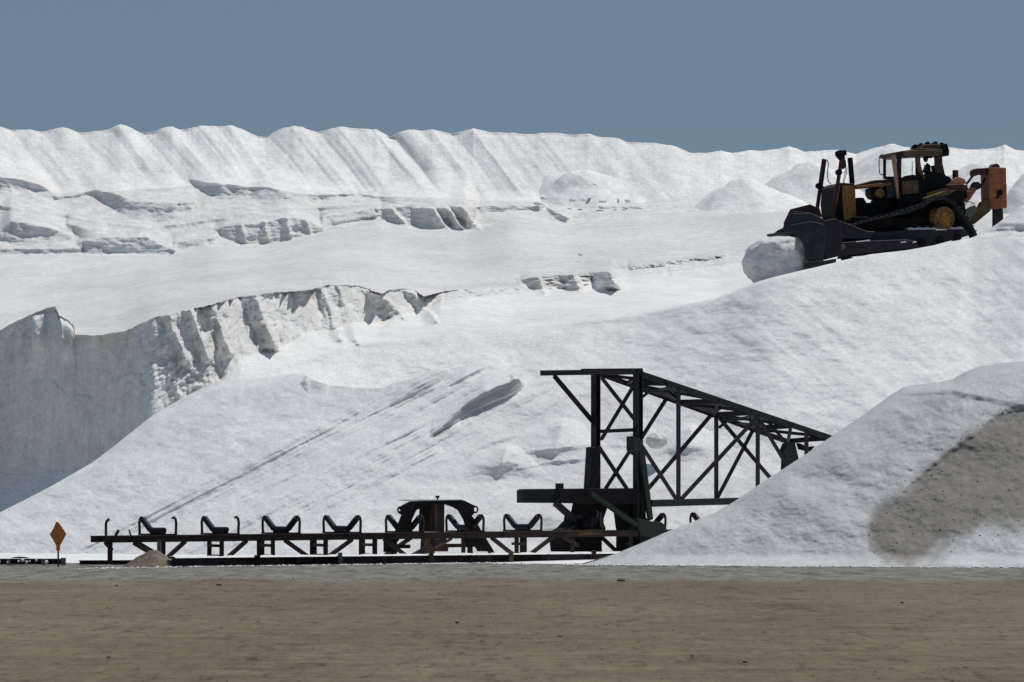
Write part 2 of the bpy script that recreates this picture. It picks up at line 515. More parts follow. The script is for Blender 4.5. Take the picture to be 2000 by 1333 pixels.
# ------------------------------------------------------------------ the salt hill behind: one landscape, cut into its parts
cols = np.concatenate([np.linspace(-900, -64, 70), np.arange(-60, 2061, 2.0), np.linspace(2064, 2900, 70)])
crest_pts = [(-900,252),(-500,248),(-200,256),(-60,246),(0,247),(21,254),(60,253),(80,258),(119,249),(133,251),(154,260),(210,254),(234,243),(245,245),(276,260),(297,258),
 (325,248),(336,248),(353,254),(395,246),(427,247),(451,245),(469,251),(504,267),(518,267),(549,252),(574,246),(591,249),(619,259),(647,251),(665,248),
 (700,252),(736,253),(760,267),(780,258),(800,253),(820,256),(844,253),(880,261),(904,257),(924,251),(940,255),(960,259),(1000,260),(1036,263),(1060,260),
 (1092,260),(1120,264),(1148,261),(1172,268),(1208,270),(1224,278),(1280,280),(1320,286),(1348,299),(1380,299),(1408,295),(1432,300),(1460,294),(1487,295),
 (1519,291),(1542,286),(1571,296),(1600,295),(1634,293),(1672,301),(1710,289),(1733,285),(1770,288),(1800,291),(1855,288),(1890,293),(1942,290),(1962,283),(1983,293),(2000,295),(2060,290),(2300,300),(2900,310)]
crest = poly1(crest_pts)(cols) + 1.0 * fbm(cols * 0.11, cols * 0, oct=3, seed=3)
sm = crest.copy()
ker = np.exp(-np.linspace(-2, 2, 61) ** 2); ker /= ker.sum()
sm = np.convolve(np.pad(crest, 30, mode='edge'), ker, mode='valid')
RB = poly1([(-900,350),(0,350),(110,378),(200,375),(400,362),(550,375),(700,383),(1000,393),(1250,397),(1400,388),(1560,388),(1700,395),(2000,404),(2900,404)])(cols)
D_RB = poly1([(-900,284),(0,281),(1000,280),(2000,278),(2900,280)])(cols)
D_cr = D_RB + poly1([(-900,7),(0,7),(1300,6.5),(1500,9),(2900,9)])(cols)
BB = poly1([(-900,505),(0,503),(200,500),(345,500),(420,482),(520,482),(640,455),(740,442),(850,450),(920,452),(1000,425),(1110,440),(1250,418),(1500,412),(2900,418)])(cols)
D_BB = poly1([(-900,268),(0,268),(345,268),(640,272),(920,273),(1250,275),(2900,274)])(cols)
TCp = [(-900,700),(-200,690),(-60,668),(0,645),(20,634),(40,625),(62,614),(88,604),(108,601),(116,618),(130,624),(143,634),(148,655),(180,657),(215,652),(245,648),(270,635),(300,622),(330,613),(360,605),(400,599),(440,588),(460,582),(480,577),(505,574),(530,572),(600,567),(640,557),(680,556),(705,560),(722,566),(745,574),(762,566),(785,564),(810,568),(828,578),(860,572),(1000,560),(1100,540),(1200,527),(1400,503),(1500,490),(2900,470)]
TC = poly1(TCp)(cols) + (1.6 * fbm(cols * 0.16, cols * 0, oct=3, gain=0.7, seed=33) + 1.5 * fbm(cols * 0.04, cols * 0, oct=2, seed=34)) * (1 - ss(820, 900, cols))
D_TC = poly1([(-900,214),(-60,196),(0,196.5),(148,193),(300,188.5),(345,190),(470,195),(530,197),(640,201),(740,205),(830,210),(1000,222),(1200,234),(1400,240),(2900,243)])(cols)
BC = poly1([(-900,925),(-60,925),(0,925),(170,920),(230,880),(300,830),(380,780),(430,745),(470,700),(492,692),(530,685),(570,668),(600,650),(640,648),(690,630),(725,632),(742,632),(770,618),(800,612),(828,606),(860,586),(1000,576),(1100,556),(1200,545),(1400,520),(1500,505),(2900,485)])(cols)
D_BC = D_TC - poly1([(-900,0.5),(0,0.5),(170,0.5),(300,1.8),(440,4.5),(600,3.2),(830,2.0),(900,6),(1000,6),(2900,8)])(cols)
RR = poly1([(-900,1010),(0,1005),(170,1000),(300,900),(400,800),(450,760),(560,712),(700,672),(850,655),(1000,645),(1150,625),(1300,603),(1400,582),(1480,550),(1540,534),(1600,521),(1650,508),(1700,497),(1750,492),(1800,485),(1850,474),(1900,464),(1935,446),(1960,428),(2000,399),(2100,362),(2300,345),(2900,400)])(cols)
RR += 0.8 * fbm(cols * 0.04, cols * 0 + 3, oct=4, seed=9)
D_RR = poly1([(-900,198),(0,193.5),(170,190),(300,185),(450,187),(700,196),(1000,199),(1250,199),(1500,194.5),(1600,195),(1800,196.5),(1900,197.5),(2000,199),(2900,202)])(cols)
RB, D_RB, D_cr, BB, D_BB, D_TC, D_RR = [smc(a, 18) for a in (RB, D_RB, D_cr, BB, D_BB, D_TC, D_RR)]
D_RR = smc(D_RR, 45) * ss(600, 1100, cols) + D_RR * (1 - ss(600, 1100, cols))
BC = smc(BC, 3); D_BC = smc(D_BC, 8); RR = smc(RR, 6)
TCs = smc(poly1([(-900,700),(-60,668),(0,650),(150,655),(245,648),(300,622),(460,582),(640,560),(830,572),(1000,560),(1200,527),(1400,503),(1500,490),(2900,470)])(cols), 30)
zR = EYE + (HZ - RR) / F * D_RR
fold = ss(1230, 1500, cols)
D_RBk = np.where(fold > 0, D_RR + 14, D_RR + 14)
py_fold = HZ - (zR - 0.25 - EYE) * F / D_RBk
mid_py = BC + (RR - BC) * 0.6; mid_D = D_BC + (D_RR - D_BC) * 0.6
py_bk = mid_py * (1 - fold) + py_fold * fold; D_bk = mid_D * (1 - fold) + D_RBk * fold
ONE = np.ones_like(cols)
def zknot(z, D):
    return (HZ - (z - EYE) * F / (ONE * D), ONE * D)
mid_sl_py = RR + (1086 - RR) * 0.5
mid_sl_D = D_RR + ((179 - 9 * ss(950, 1900, cols)) - D_RR) * 0.53
TCe = np.array([TC[max(0, i_ - 22):i_ + 23].min() for i_ in range(len(TC))]); TCe = smc(TCe, 22) - 10
TCe = TCe * (1 - ss(820, 900, cols)) + (TC - 14) * ss(820, 900, cols)
gap = 3.0 * ss(840, 900, cols)
dip = 3 * (1 - ss(820, 880, cols))
knots = [(crest + 45, D_cr + 22), (crest + 6, D_cr + 3), (crest, D_cr), (RB, D_RB), (BB, D_BB), (TCe, D_BB + (TCe - BB) / (TCs - BB) * (D_TC - D_BB)), (TC - gap, D_BB + (TC - gap - BB) / (TCs - BB) * (D_TC - D_BB)), (TC + dip - 0.5 * gap, D_TC + 2.5 * dip / 5 + gap * 0.2), (TC, D_TC), (BC, D_BC), (py_bk, D_bk), (RR, D_RR), (mid_sl_py, mid_sl_D), zknot(0.22, 179 - 9 * ss(950, 1900, cols)), zknot(0.03, 157), zknot(-0.4, 155)]
py, D, at = loft(cols, knots, 1.8)
kC, kRB, kBB, kTE, kTA, kTC, kBC, kBK, kRR, kML, kFT = at[2], at[3], at[4], at[5], at[6], at[8], at[9], at[10], at[11], at[12], at[13]
# soften every break of slope except the crest and the cliff edges
Ds = smooth_rows(D, 14); keep = np.zeros(len(py))
for k in (kC, kTA, kTC, kBC): keep = np.maximum(keep, np.exp(-((np.arange(len(py)) - k) / 4.0) ** 2))
keep = keep[:, None]
Ds[:kC] = D[:kC]
D = Ds * (1 - keep) + D * keep
PX = np.broadcast_to(cols, py.shape)
TCf = poly1(TCp)
# --- dumped cones along the ridge: each crest bump runs down to the right as a rib
s = PX - 0.80 * (py - sm)
det = np.interp(s, cols, crest - sm)
fr = np.clip((py - crest) / (RB - crest), 0, 1)
wt = np.where(np.arange(len(py))[:, None] >= kC, 1.0, 0.0) * (1 - ss(0.8, 1.15, fr))
ribs = det * (0.058 + 0.03 * fbm(s * 0.006, fr * 0.6, oct=2, seed=19)) - 0.13 * fbm(s * 0.022, fr * 1.2, oct=3, seed=21) - 0.022 * fbm(s * 0.12, fr * 2.0, oct=3, seed=25)
D += np.where(py <= RB + 12, ribs * wt, 0) * ss(0.0, 0.08, fr + 0.02) * (1 - 0.55 * ss(1000, 1300, PX))
# --- cuts
cuts_ab = [
 ([(-300,395),(0,402),(110,418),(200,436),(300,446),(420,428),(520,412),(640,405),(735,398)], [(-300,400),(0,409),(110,424),(200,441),(300,452),(420,436),(520,419),(640,411),(735,403)]),
 ([(340,474),(425,462)], [(340,486),(425,474)]),
 ([(105,384),(160,380)], [(105,390),(160,386)]),
 ([(628,425),(680,416),(740,406)], [(628,446),(680,434),(740,424)]),
 ([(-300,480),(0,486),(100,488),(160,484)], [(-300,492),(0,497),(100,498),(160,495)]),
 ([(-300,340),(0,345),(40,350),(80,362),(112,382)], [(-300,360),(0,371),(40,378),(80,385),(112,387)]),
 ([(150,380),(185,372),(220,378),(260,393),(300,396),(345,397),(378,394)], [(150,382),(185,384),(210,402),(240,421),(270,430),(300,434),(340,429),(378,410)]),
 ([(368,350),(400,357),(440,361),(480,365),(520,366),(560,376),(620,381),(700,378)], [(368,352),(385,368),(400,378),(430,390),(465,393),(490,387),(510,398),(540,402),(600,400),(650,388),(700,380)]),
 ([(700,380),(735,384),(770,387),(850,386)], [(700,382),(735,390),(770,399),(800,397),(850,388)]),
 ([(-200,440),(0,452),(20,432),(60,438),(100,446),(142,462)], [(-200,470),(0,472),(30,478),(60,483),(100,482),(142,468)]),
 ([(132,438),(160,445),(206,450)], [(132,448),(160,467),(190,464),(206,456)]),
 ([(152,476),(200,463),(285,463),(345,492)], [(152,480),(170,496),(250,498),(345,498)]),
 ([(420,449),(440,442),(500,437),(560,425),(600,430),(634,446)], [(420,452),(440,467),(470,477),(500,480),(540,475),(580,467),(634,452)]),
 ([(650,432),(740,420)], [(650,440),(740,428)]),
 ([(735,409),(770,405),(860,400),(930,405)], [(735,416),(750,433),(800,440),(850,449),(880,441),(912,453),(930,430)]),
 ([(935,404),(1000,402),(1062,402)], [(935,418),(1000,413),(1062,412)]),
 ([(1060,401),(1112,426)], [(1060,405),(1085,426),(1112,438)]),
 ([(1165,402),(1258,404)], [(1165,407),(1258,409)]),
]
for t, b in cuts_ab:
    scarp(cols, py, D, t, b, 0.78, rows=(kC, kTA))
cuts_c = [
 ([(870,568),(940,566),(1020,562)], [(870,577),(940,579),(1020,572)]),
 ([(1018,546),(1060,541),(1130,535),(1195,526),(1210,546),(1222,560)], [(1018,549),(1035,564),(1060,566),(1130,564),(1185,566),(1222,567)]),
 ([(1230,521),(1300,512),(1420,498)], [(1230,528),(1300,520),(1420,505)]),
]
for t, b in cuts_c:
    scarp(cols, py, D, t, b, 0.9, L=26, rows=(kTA if min(p[0] for p in t) > 860 else kTC, kBK)) if False else scarp(cols, py, D, t, b, 0.5 if t[0][0] < 900 else 0.75, L=26, rows=(kBB, kBK))
b4 = poly1([(0,400),(735,408),(930,402),(2000,402)])
facets(cols, py, D, b4, [(742,768,0.9,4),(800,842,1.6,5),(843,872,1.6,4),(880,902,1.3,4)], 0, 50, 0.75, rows=(kRB - 10, kTC))
b2f = poly1([(0,440),(420,440),(560,425),(640,430),(2000,430)])
facets(cols, py, D, b2f, [(455,470,0.5,3),(495,515,0.6,3),(545,560,0.5,3),(585,600,0.5,3)], 0, 40, 0.3, rows=(kRB - 10, kTC))
cf = poly1([(0,535),(1000,545),(1200,527),(2000,500)])
facets(cols, py, D, cf, [(1030,1050,2,8),(1092,1118,3,10),(1150,1190,5.5,8)], 0, 36, 0.45, rows=(kBB, kBK))
# --- the lower cliff: flutes, facets and rubble
cl = ss(-3, 3, py - TC) * (1 - ss(-4, 8, py - BC)) * (PX < 860)
Xw = (PX - 1000) / F * D; Zw = EYE + (HZ - py) / F * D
flute = np.abs(fbm(Xw * 0.8, Zw * 0.10, oct=5, gain=0.6, seed=31))
big = fbm(Xw * 0.22, Zw * 0.18, oct=3, seed=41)
rough = fbm(Xw * 1.5, Zw * 1.1, Xw * 0, oct=5, gain=0.62, seed=51)
wl = 1 - ss(250, 360, PX)
D += cl * ((0.9 * flute + 0.8 * big) * (0.50 + 0.45 * ss(200, 400, PX)) + 0.40 * rough * (0.45 + 0.6 * ss(200, 400, PX)))
facets(cols, py, D, TCf, [(312,330,0.9,6),(352,372,1.3,8),(395,415,1.0,8),(468,500,2.6,10),(610,628,0.9,6),(640,660,0.8,6)], 0, 112, 0.35, rows=(kBB, kML))
facets(cols, py, D, TCf, [(700,742,1.9,7),(782,808,1.4,6)], 2, 58, 0.85, rows=(kBB, kML))
D += cl * ((0.25 + 0.75 * ss(200, 400, PX)) * 0.25 * fbm((PX - 0.2 * py) * 0.16, py * 0.03, oct=4, gain=0.65, seed=55) + 0.20 * np.abs(fbm(PX * 0.05, py * 0.004, oct=3, seed=57)) * (1 - ss(200, 330, PX)))
# the peak at the left end with its sunlit facets
for (l, m_, r, A) in ((40, 72, 84, 0.0), (62, 63, 92, 1.4), (116, 118, 148, 1.5)):
    t = np.clip((PX - l) / max(m_ - l, 1), 0, 1) * np.clip((r - PX) / (r - m_), 0, 1)
    D -= A * t * ss(0, 14, py - TC) * (1 - ss(40, 92, py - TC)) * (PX > l) * (PX < r)
# undercut line and ledge low on the wall
ledge = 760 + 45 * fbm(PX * 0.012, PX * 0, oct=2, seed=63) + 8 * fbm(PX * 0.02, PX * 0, oct=3, seed=61)
D += -0.12 * ss(-6, 6, py - ledge - 6 * fbm(PX * 0.06, py * 0, oct=3, seed=62)) * (1 - ss(60, 160, py - ledge)) * (1 - ss(200, 330, PX)) * cl
# rubble below the cliff's right end
rb = np.exp(-((PX - 370) / 75) ** 2 - ((py - 735) / 40) ** 2)
D += rb * 0.55 * fbm(PX * 0.09, py * 0.11, oct=4, gain=0.65, seed=71)
cb = ss(-4, 3, py - poly1([(0,700),(1000,540),(1200,520),(1450,490),(2000,480)])(PX)) * (1 - ss(20, 34, py - poly1([(0,700),(1000,545),(1200,528),(1450,498),(2000,480)])(PX))) * ss(850, 900, PX) * (1 - ss(1400, 1450, PX))
D += cb * 1.0 * fbm(PX * 0.05, py * 0.12, oct=5, gain=0.65, seed=73)
bn = ss(-6, 10, py - RB) * (1 - ss(-6, 6, py - BB))
D += bn * (0.32 * fbm(PX * 0.012, py * 0.05, oct=5, gain=0.6, seed=77) + 0.16 * np.abs(fbm((PX - 0.4 * py) * 0.06, py * 0.05, oct=3, seed=79)))
# trafficked plain and lower bench: slight swells, tracks
D += 1.0 * fbm(PX * 0.006, py * 0.05, oct=4, seed=81) * ss(8, 40, py - BB) * (1 - ss(-40, -8, py - TC)) * 1.4
rows_i = np.arange(len(py))[:, None]
slope_m = (rows_i > kBC) * (rows_i < kFT)
D += slope_m * ss(5, 40, py - BC) * (0.35 * fbm(PX * 0.008, py * 0.02, oct=5, seed=91) + 0.10 * fbm(PX * 0.03 , py * 0.06, oct=4, seed=95)) * (1 - 0.8 * (rows_i < kRR) * fold) * (1 - 0.7 * np.exp(-((rows_i - kRR) / 6.0) ** 2))
# ridges left by the dozer on the near slope (diagonal, falling to the right)
q = PX - 1.25 * py
D += (rows_i > kRR) * ss(1000, 1750, PX) * 0.10 * fbm(q * 0.03, PX * 0.004, oct=4, seed=97) * ss(0, 60, py - RR)
soft = smc(D, 2); hold = ((rows_i > kTE - 2) & (rows_i < kTC + 6)) * 1.0
D = soft * (1 - hold) + D * hold
X = (PX - 1000) / F * D; Y = D; Z = EYE + (HZ - py) / F * D
Z = Z + np.where((rows_i > kBB + 6) & (rows_i < kTC - 6), 0.085 * fbm(X * 0.30, Y * 0.20, oct=5, gain=0.6, seed=101), 0)
Z = Z + np.where((rows_i > kC) & (rows_i <= kBB), 0.05 * fbm(X * 1.2, Y * 1.2, oct=4, seed=103), 0)
dirt = np.zeros_like(py)
grid_mesh('salt_ridge', X[:kRB + 1], Y[:kRB + 1], Z[:kRB + 1], M['salt_fresh'], dirt[:kRB + 1], 'structure')
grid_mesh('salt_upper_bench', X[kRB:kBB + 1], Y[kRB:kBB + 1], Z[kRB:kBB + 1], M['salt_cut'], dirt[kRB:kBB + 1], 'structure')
grid_mesh('salt_plain', X[kBB:kTC + 1], Y[kBB:kTC + 1], Z[kBB:kTC + 1], M['salt_plain'], dirt[kBB:kTC + 1], 'structure')
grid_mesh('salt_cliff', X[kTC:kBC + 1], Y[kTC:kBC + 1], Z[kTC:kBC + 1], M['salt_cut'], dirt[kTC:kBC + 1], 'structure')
grid_mesh('salt_slope', X[kBC:], Y[kBC:], Z[kBC:], M['salt_slope'], dirt[kBC:], 'structure')

# ------------------------------------------------------------------ the long heap behind the conveyor
mc = np.concatenate([np.linspace(-700, -64, 40), np.arange(-60, 1561, 2.0), np.linspace(1564, 1760, 20)])
Mtop = poly1([(-700,1096),(-300,1090),(-120,1062),(-60,1034),(0,1001),(50,976),(100,950),(180,904),(225,870),(250,850),(300,810),(350,781),(400,756),(430,744),(470,741),(500,741),(550,734),(585,729),(597,731),(606,742),(640,752),(700,758),(750,758),(770,748),(800,741),(835,728),(873,720),(900,716),(945,711),(975,717),(1003,735),(1015,741),(1050,745),(1160,747),(1230,765),(1300,800),(1400,850),(1480,905),(1560,960),(1760,1090)])(mc) + 1.2 * fbm(mc * 0.05, mc * 0, oct=4, seed=5) * ss(250, 400, mc)
foot = 1091 * np.ones_like(mc)
def DM(px, py_):
    d = 170.5 + (1091 - py_) * 0.034
    d = d + 0.007 * 70 * np.log1p(np.exp(np.clip((600 - px) / 70.0, -30, 30)))
    return d
mt = Mtop.copy()
ex0 = 1.3 * (1 - ss(480, 700, mc))
kn = [(mt + 60, DM(mc, mt) + 10), (mt + 7, DM(mc, mt) + 3.2), (mt, DM(mc, mt) + ex0 + 0.02), (foot, DM(mc, foot)), (foot + 3, DM(mc, foot) - 0.4)]
zf = EYE + (HZ - foot - 3) / F * (DM(mc, foot) - 0.4)
kn.append((HZ - (-0.6 - EYE) * F / (DM(mc, foot) - 1.5), DM(mc, foot) - 1.5))
mp, mD, mat_ = loft(mc, kn, 1.7)
MX = np.broadcast_to(mc, mp.shape)
rr = np.arange(len(mp))[:, None]
act = (rr >= mat_[2]) * 1.0
mD += act * (rr > mat_[2]) * 1.3 * (np.exp(-np.clip(mp - mt, 0, 999) / 22.0) - np.clip(1 - (mp - mt) / np.maximum(foot - smc(mt, 15), 1), 0, 1)) * (1 - ss(480, 700, MX))
# erosion lines: run from the upper right to the lower left
q = MX + 1.95 * mp
al = MX * 0.9 - 0.45 * mp
wq = ss(2150, 2290, q) * (1 - ss(2500, 2780, q)) * act
lines = fbm(q * 0.020, al * 0.0022, oct=5, gain=0.6, seed=111)
mD += wq * 0.55 * fbm(q * 0.0085, al * 0.0012, oct=2, seed=115) * ss(0, 50, mp - mt)
mD += wq * 0.26 * lines * ss(0, 20, mp - mt)
fine = np.abs(fbm(q * 0.045, al * 0.004, oct=3, gain=0.5, seed=117))
mD += wq * 0.13 * fine * ss(0, 16, mp - mt) * ss(560, 720, MX)
mD += act * (1 - wq) * 0.22 * fbm(MX * 0.006, mp * 0.015, oct=5, seed=121)
mD += act * 0.10 * fbm(MX * 0.03, mp * 0.05, oct=4, seed=123)
for t, b, k, L in [
   ([(842,852),(880,818),(908,792),(925,778),(945,764),(965,756),(985,751),(998,748),(1003,741),(1013,740),(1022,751)], [(842,856),(880,834),(903,816),(925,804),(950,797),(985,781),(1003,774),(1013,766),(1022,756)], 1.25, 45),
   ([(762,792),(785,764),(805,750),(830,738),(852,727),(874,721)], [(762,796),(785,788),(800,779),(830,766),(855,752),(874,732)], 0.6, 26),
   ([(822,800),(850,776),(880,752),(910,733),(950,716)], [(822,806),(850,790),(880,772),(910,757),(950,724)], 0.55, 26),
   ([(590,748),(602,736),(640,752)], [(590,756),(602,770),(640,770)], 0.4, 10),
   ([(912,900),(930,878),(950,868),(985,856),(1010,850)], [(912,903),(930,886),(950,876),(985,866),(1010,856)], 0.6, 14),
   ([(1000,888),(1060,878),(1160,868),(1250,872)], [(1000,893),(1060,886),(1160,876),(1250,878)], 0.45, 18),
   ([(1010,915),(1090,900),(1150,896)], [(1010,920),(1090,908),(1150,901)], 0.45, 16),
   ([(700,955),(780,915),(860,880)], [(700,959),(780,920),(860,886)], 0.45, 14),
   ([(600,940),(700,890),(800,840),(850,815)], [(600,944),(700,896),(800,847),(850,820)], 0.45, 14),
   ([(400,1000),(500,958),(600,915)], [(400,1004),(500,963),(600,920)], 0.45, 14)]:
    scarp(mc, mp, mD, t, b, k, L=L, rows=(mat_[2], len(mp)))
# small cones that slid down on the right
for (cx, cy, wd, hg, A) in ((1100, 822, 85, 60, 1.1), (990, 870, 60, 45, 0.9), (1352, 832, 60, 45, 0.9), (1235, 812, 50, 40, 0.4), (1090, 960, 110, 60, 0.6)):
    tt = np.clip(1 - np.abs(MX - cx + 0.25 * (mp - cy)) / (wd * (0.35 + np.clip(mp - cy, 0, 99) / hg)), 0, 1)
    mD -= act * A * tt * ss(-6, 10, mp - cy) * (1 - ss(hg * 0.7, hg * 1.6, mp - cy))
mX = (MX - 1000) / F * mD; mZ = EYE + (HZ - mp) / F * mD
def shade_blotch(top, bot, edge, amt, nn):  # mask that paints grey shade onto the scarp faces of the heap
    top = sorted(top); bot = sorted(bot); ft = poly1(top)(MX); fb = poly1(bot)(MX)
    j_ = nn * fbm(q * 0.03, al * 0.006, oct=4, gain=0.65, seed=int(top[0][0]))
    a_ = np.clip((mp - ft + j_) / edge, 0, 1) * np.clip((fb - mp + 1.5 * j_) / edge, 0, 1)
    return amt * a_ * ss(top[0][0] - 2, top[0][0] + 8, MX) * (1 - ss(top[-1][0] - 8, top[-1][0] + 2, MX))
md = shade_blotch([(842,850),(862,832),(880,816),(908,790),(925,776),(945,762),(965,754),(985,749),(1000,744),(1013,740),(1022,751)], [(842,860),(862,850),(880,838),(903,820),(925,808),(950,801),(985,786),(1003,778),(1013,768),(1022,757)], 7, 1.0, 15)
md = np.maximum(md, shade_blotch([(760,786),(785,762),(805,748),(835,735),(875,720)], [(760,800),(785,792),(805,782),(835,768),(875,730)], 14, 0.42, 14))
md = np.maximum(md, shade_blotch([(822,796),(850,772),(880,748),(910,730),(955,712)], [(822,808),(850,794),(880,778),(910,760),(955,722)], 14, 0.42, 14))
heap = grid_mesh('salt_heap', mX, mD, mZ, M['salt_heap'], md, loc=(0, 172, 0))
tag(heap, 'long white salt heap with diagonal erosion lines directly behind the conveyor frame', 'salt heap')

# ------------------------------------------------------------------ the front heap at the right, grey salt with a brown dirt slip
fc = np.concatenate([np.arange(1060, 2081, 2.0), np.linspace(2086, 3100, 70)])
Ft = poly1([(1060,1109),(1100,1107),(1130,1103),(1165,1093),(1200,1083),(1250,1062),(1300,1040),(1350,1021),(1400,1000),(1440,976),(1500,935),(1560,896),(1620,856),(1700,801),(1740,771),(1765,757),(1785,752),(1830,747),(1860,742),(1885,727),(1915,715),(1960,709),(2000,705),(2100,702),(2250,715),(2450,780),(2700,900),(3000,1060),(3100,1108)])(fc)
Ft = Ft + 1.3 * fbm(fc * 0.04, fc * 0 + 2, oct=4, seed=15) * ss(1150, 1300, fc)
Fb = 1107 + 0.6 * fbm(fc * 0.05, fc * 0, oct=3, seed=17)
def DF(px, py_):
    return 148.2 + (1107 - py_) * 0.0245 + (np.clip(1750 - px, -2000, 900) + 0.0) * 0.0085 + 0.0085 * 80 * np.log1p(np.exp(np.clip((px - 2050) / 80.0, -30, 18)))
kn = [(np.maximum(Ft + 90, Fb - 6), DF(fc, Ft) + 12), (Ft + 6, DF(fc, Ft) + 3.0), (Ft, DF(fc, Ft) + 0.9), (Fb, DF(fc, Fb))]
kn.append((HZ - (-0.5 - EYE) * F / (DF(fc, Fb) - 0.8), DF(fc, Fb) - 0.8))
fp, fD, fat = loft(fc, kn, 1.7)
FX = np.broadcast_to(fc, fp.shape); rr = np.arange(len(fp))[:, None]
act = (rr >= fat[2]) * 1.0
fr = np.clip((fp - Ft) / np.maximum(Fb - Ft, 1), 0, 1)
fD += act * 0.9 * (np.exp(-np.clip(fp - Ft, 0, 999) / 14.0) - (1 - fr))
fD += act * (0.35 * fbm(FX * 0.007, fp * 0.012, oct=5, seed=131) + 0.07 * fbm(FX * 0.035, fp * 0.05, oct=4, gain=0.6, seed=135)) * ss(0, 0.1, fr)
# toe that runs out flatter
fD += -1.1 * ss(1078, 1107, fp) ** 2 * act * ss(1150, 1300, FX)
# bench and light strip near the top right
for t, b, k, L in [([(1760,770),(1860,762),(2000,790),(2200,800)], [(1760,773),(1860,772),(2000,803),(2200,815)], 0.5, 30),
                   ([(1700,1040),(1760,960),(1840,890),(1920,830),(1960,800),(2100,760)], [(1700,1046),(1760,972),(1840,902),(1920,842),(1960,812),(2100,775)], 0.55, 24)]:
    scarp(fc, fp, fD, t, b, k, L=L, rows=(fat[2], len(fp)))
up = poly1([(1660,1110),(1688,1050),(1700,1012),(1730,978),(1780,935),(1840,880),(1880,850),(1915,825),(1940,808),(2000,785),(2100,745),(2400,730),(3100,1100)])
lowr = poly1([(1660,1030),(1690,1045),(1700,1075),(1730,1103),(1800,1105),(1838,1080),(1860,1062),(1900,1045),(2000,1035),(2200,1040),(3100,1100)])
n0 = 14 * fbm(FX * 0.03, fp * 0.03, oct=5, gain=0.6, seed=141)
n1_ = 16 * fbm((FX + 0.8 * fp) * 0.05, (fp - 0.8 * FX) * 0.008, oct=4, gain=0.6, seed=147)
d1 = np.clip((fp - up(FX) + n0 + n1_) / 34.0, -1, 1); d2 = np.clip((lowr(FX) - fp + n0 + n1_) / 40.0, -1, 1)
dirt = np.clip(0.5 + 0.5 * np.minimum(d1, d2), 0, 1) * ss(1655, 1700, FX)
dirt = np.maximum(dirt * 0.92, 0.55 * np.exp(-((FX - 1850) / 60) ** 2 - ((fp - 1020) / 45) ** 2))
fXx = (FX - 1000) / F * fD; fZ = EYE + (HZ - fp) / F * fD
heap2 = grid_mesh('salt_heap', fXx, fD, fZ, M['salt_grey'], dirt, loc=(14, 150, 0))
tag(heap2, 'nearest grey salt heap at the right, with a brown dirt slip on its face', 'salt heap')

# ------------------------------------------------------------------ ground
ys = [-400, -150, -40, 0, 20, 32]
yy = 38.0
while yy < 190:
    ys.append(yy); yy += max(0.10, yy * yy / (F * EYE) * 1.0)
ys += [230, 300, 450, 800, 1500, 3000, 6000]
xs = [-6000, -2500, -1000, -400, -150, -70, -40, -28] + list(np.arange(-20, 20.01, 0.07)) + [28, 40, 70, 150, 400, 1000, 2500, 6000]
gx, gy = np.meshgrid(np.array(xs), np.array(ys)[::-1])
inn = ss(-26, -19, gx) * (1 - ss(19, 26, gx)) * ss(34, 42, gy) * (1 - ss(170, 200, gy))
gz = inn * (0.035 * fbm(gx * 0.45, gy * 0.18, oct=5, gain=0.6, seed=151) + 0.028 * fbm(gx * 2.2, gy * 0.9, oct=4, gain=0.6, seed=157))
ruts = 0.02 * np.abs(fbm(gx * 0.03, gy * 0.5, oct=3, seed=163)) * inn
gz = gz - ruts - 0.01
ground = grid_mesh('ground', gx, gy, gz, M['earth'], np.zeros_like(gx), 'structure')

# ------------------------------------------------------------------ lumpy solids
def blob(name, c, rx, ry, rz, mat, seed, rough=0.25, nu=28, nv=18, freq=1.3, flat=True, parent=None, squash=None):
    th = np.linspace(0, 2 * np.pi, nu, endpoint=False); ph = np.linspace(0.04, np.pi - 0.04, nv)
    T, Pp = np.meshgrid(th, ph)
    x = np.sin(Pp) * np.cos(T); y = np.sin(Pp) * np.sin(T); z = np.cos(Pp)
    r = 1 + rough * fbm(x * freq + seed, y * freq, z * freq, oct=4, gain=0.55, seed=seed)
    x = x * r * rx; y = y * r * ry; z = z * r * rz
    me = bpy.data.meshes.new(name)
    V = np.stack([x, y, z], -1).reshape(-1, 3)
    fs = []
    for i in range(nv - 1):
        for j in range(nu):
            j2 = (j + 1) % nu
            fs.append((i * nu + j, (i + 1) * nu + j, (i + 1) * nu + j2, i * nu + j2))
    fs.append(tuple(range(nu))); fs.append(tuple(range((nv - 1) * nu + nu - 1, (nv - 1) * nu - 1, -1)))
    me.from_pydata(V.tolist(), [], fs)
    me.polygons.foreach_set('use_smooth', [True] * len(me.polygons))
    me.materials.append(mat)
    o = bpy.data.objects.new(name, me); C.objects.link(o)
    o.location = c
    if parent: o.parent = parent
    return o

Zt = Z; Dt_ = D
def terrain_z(x, y):
    px = 1000 + F * x / y
    j = int(np.clip(np.searchsorted(cols, px), 1, len(cols) - 1))
    d = D[kC:kTA, j][::-1]; z = Z[kC:kTA, j][::-1]
    d = np.maximum.accumulate(d)
    return float(np.interp(y, d, z))

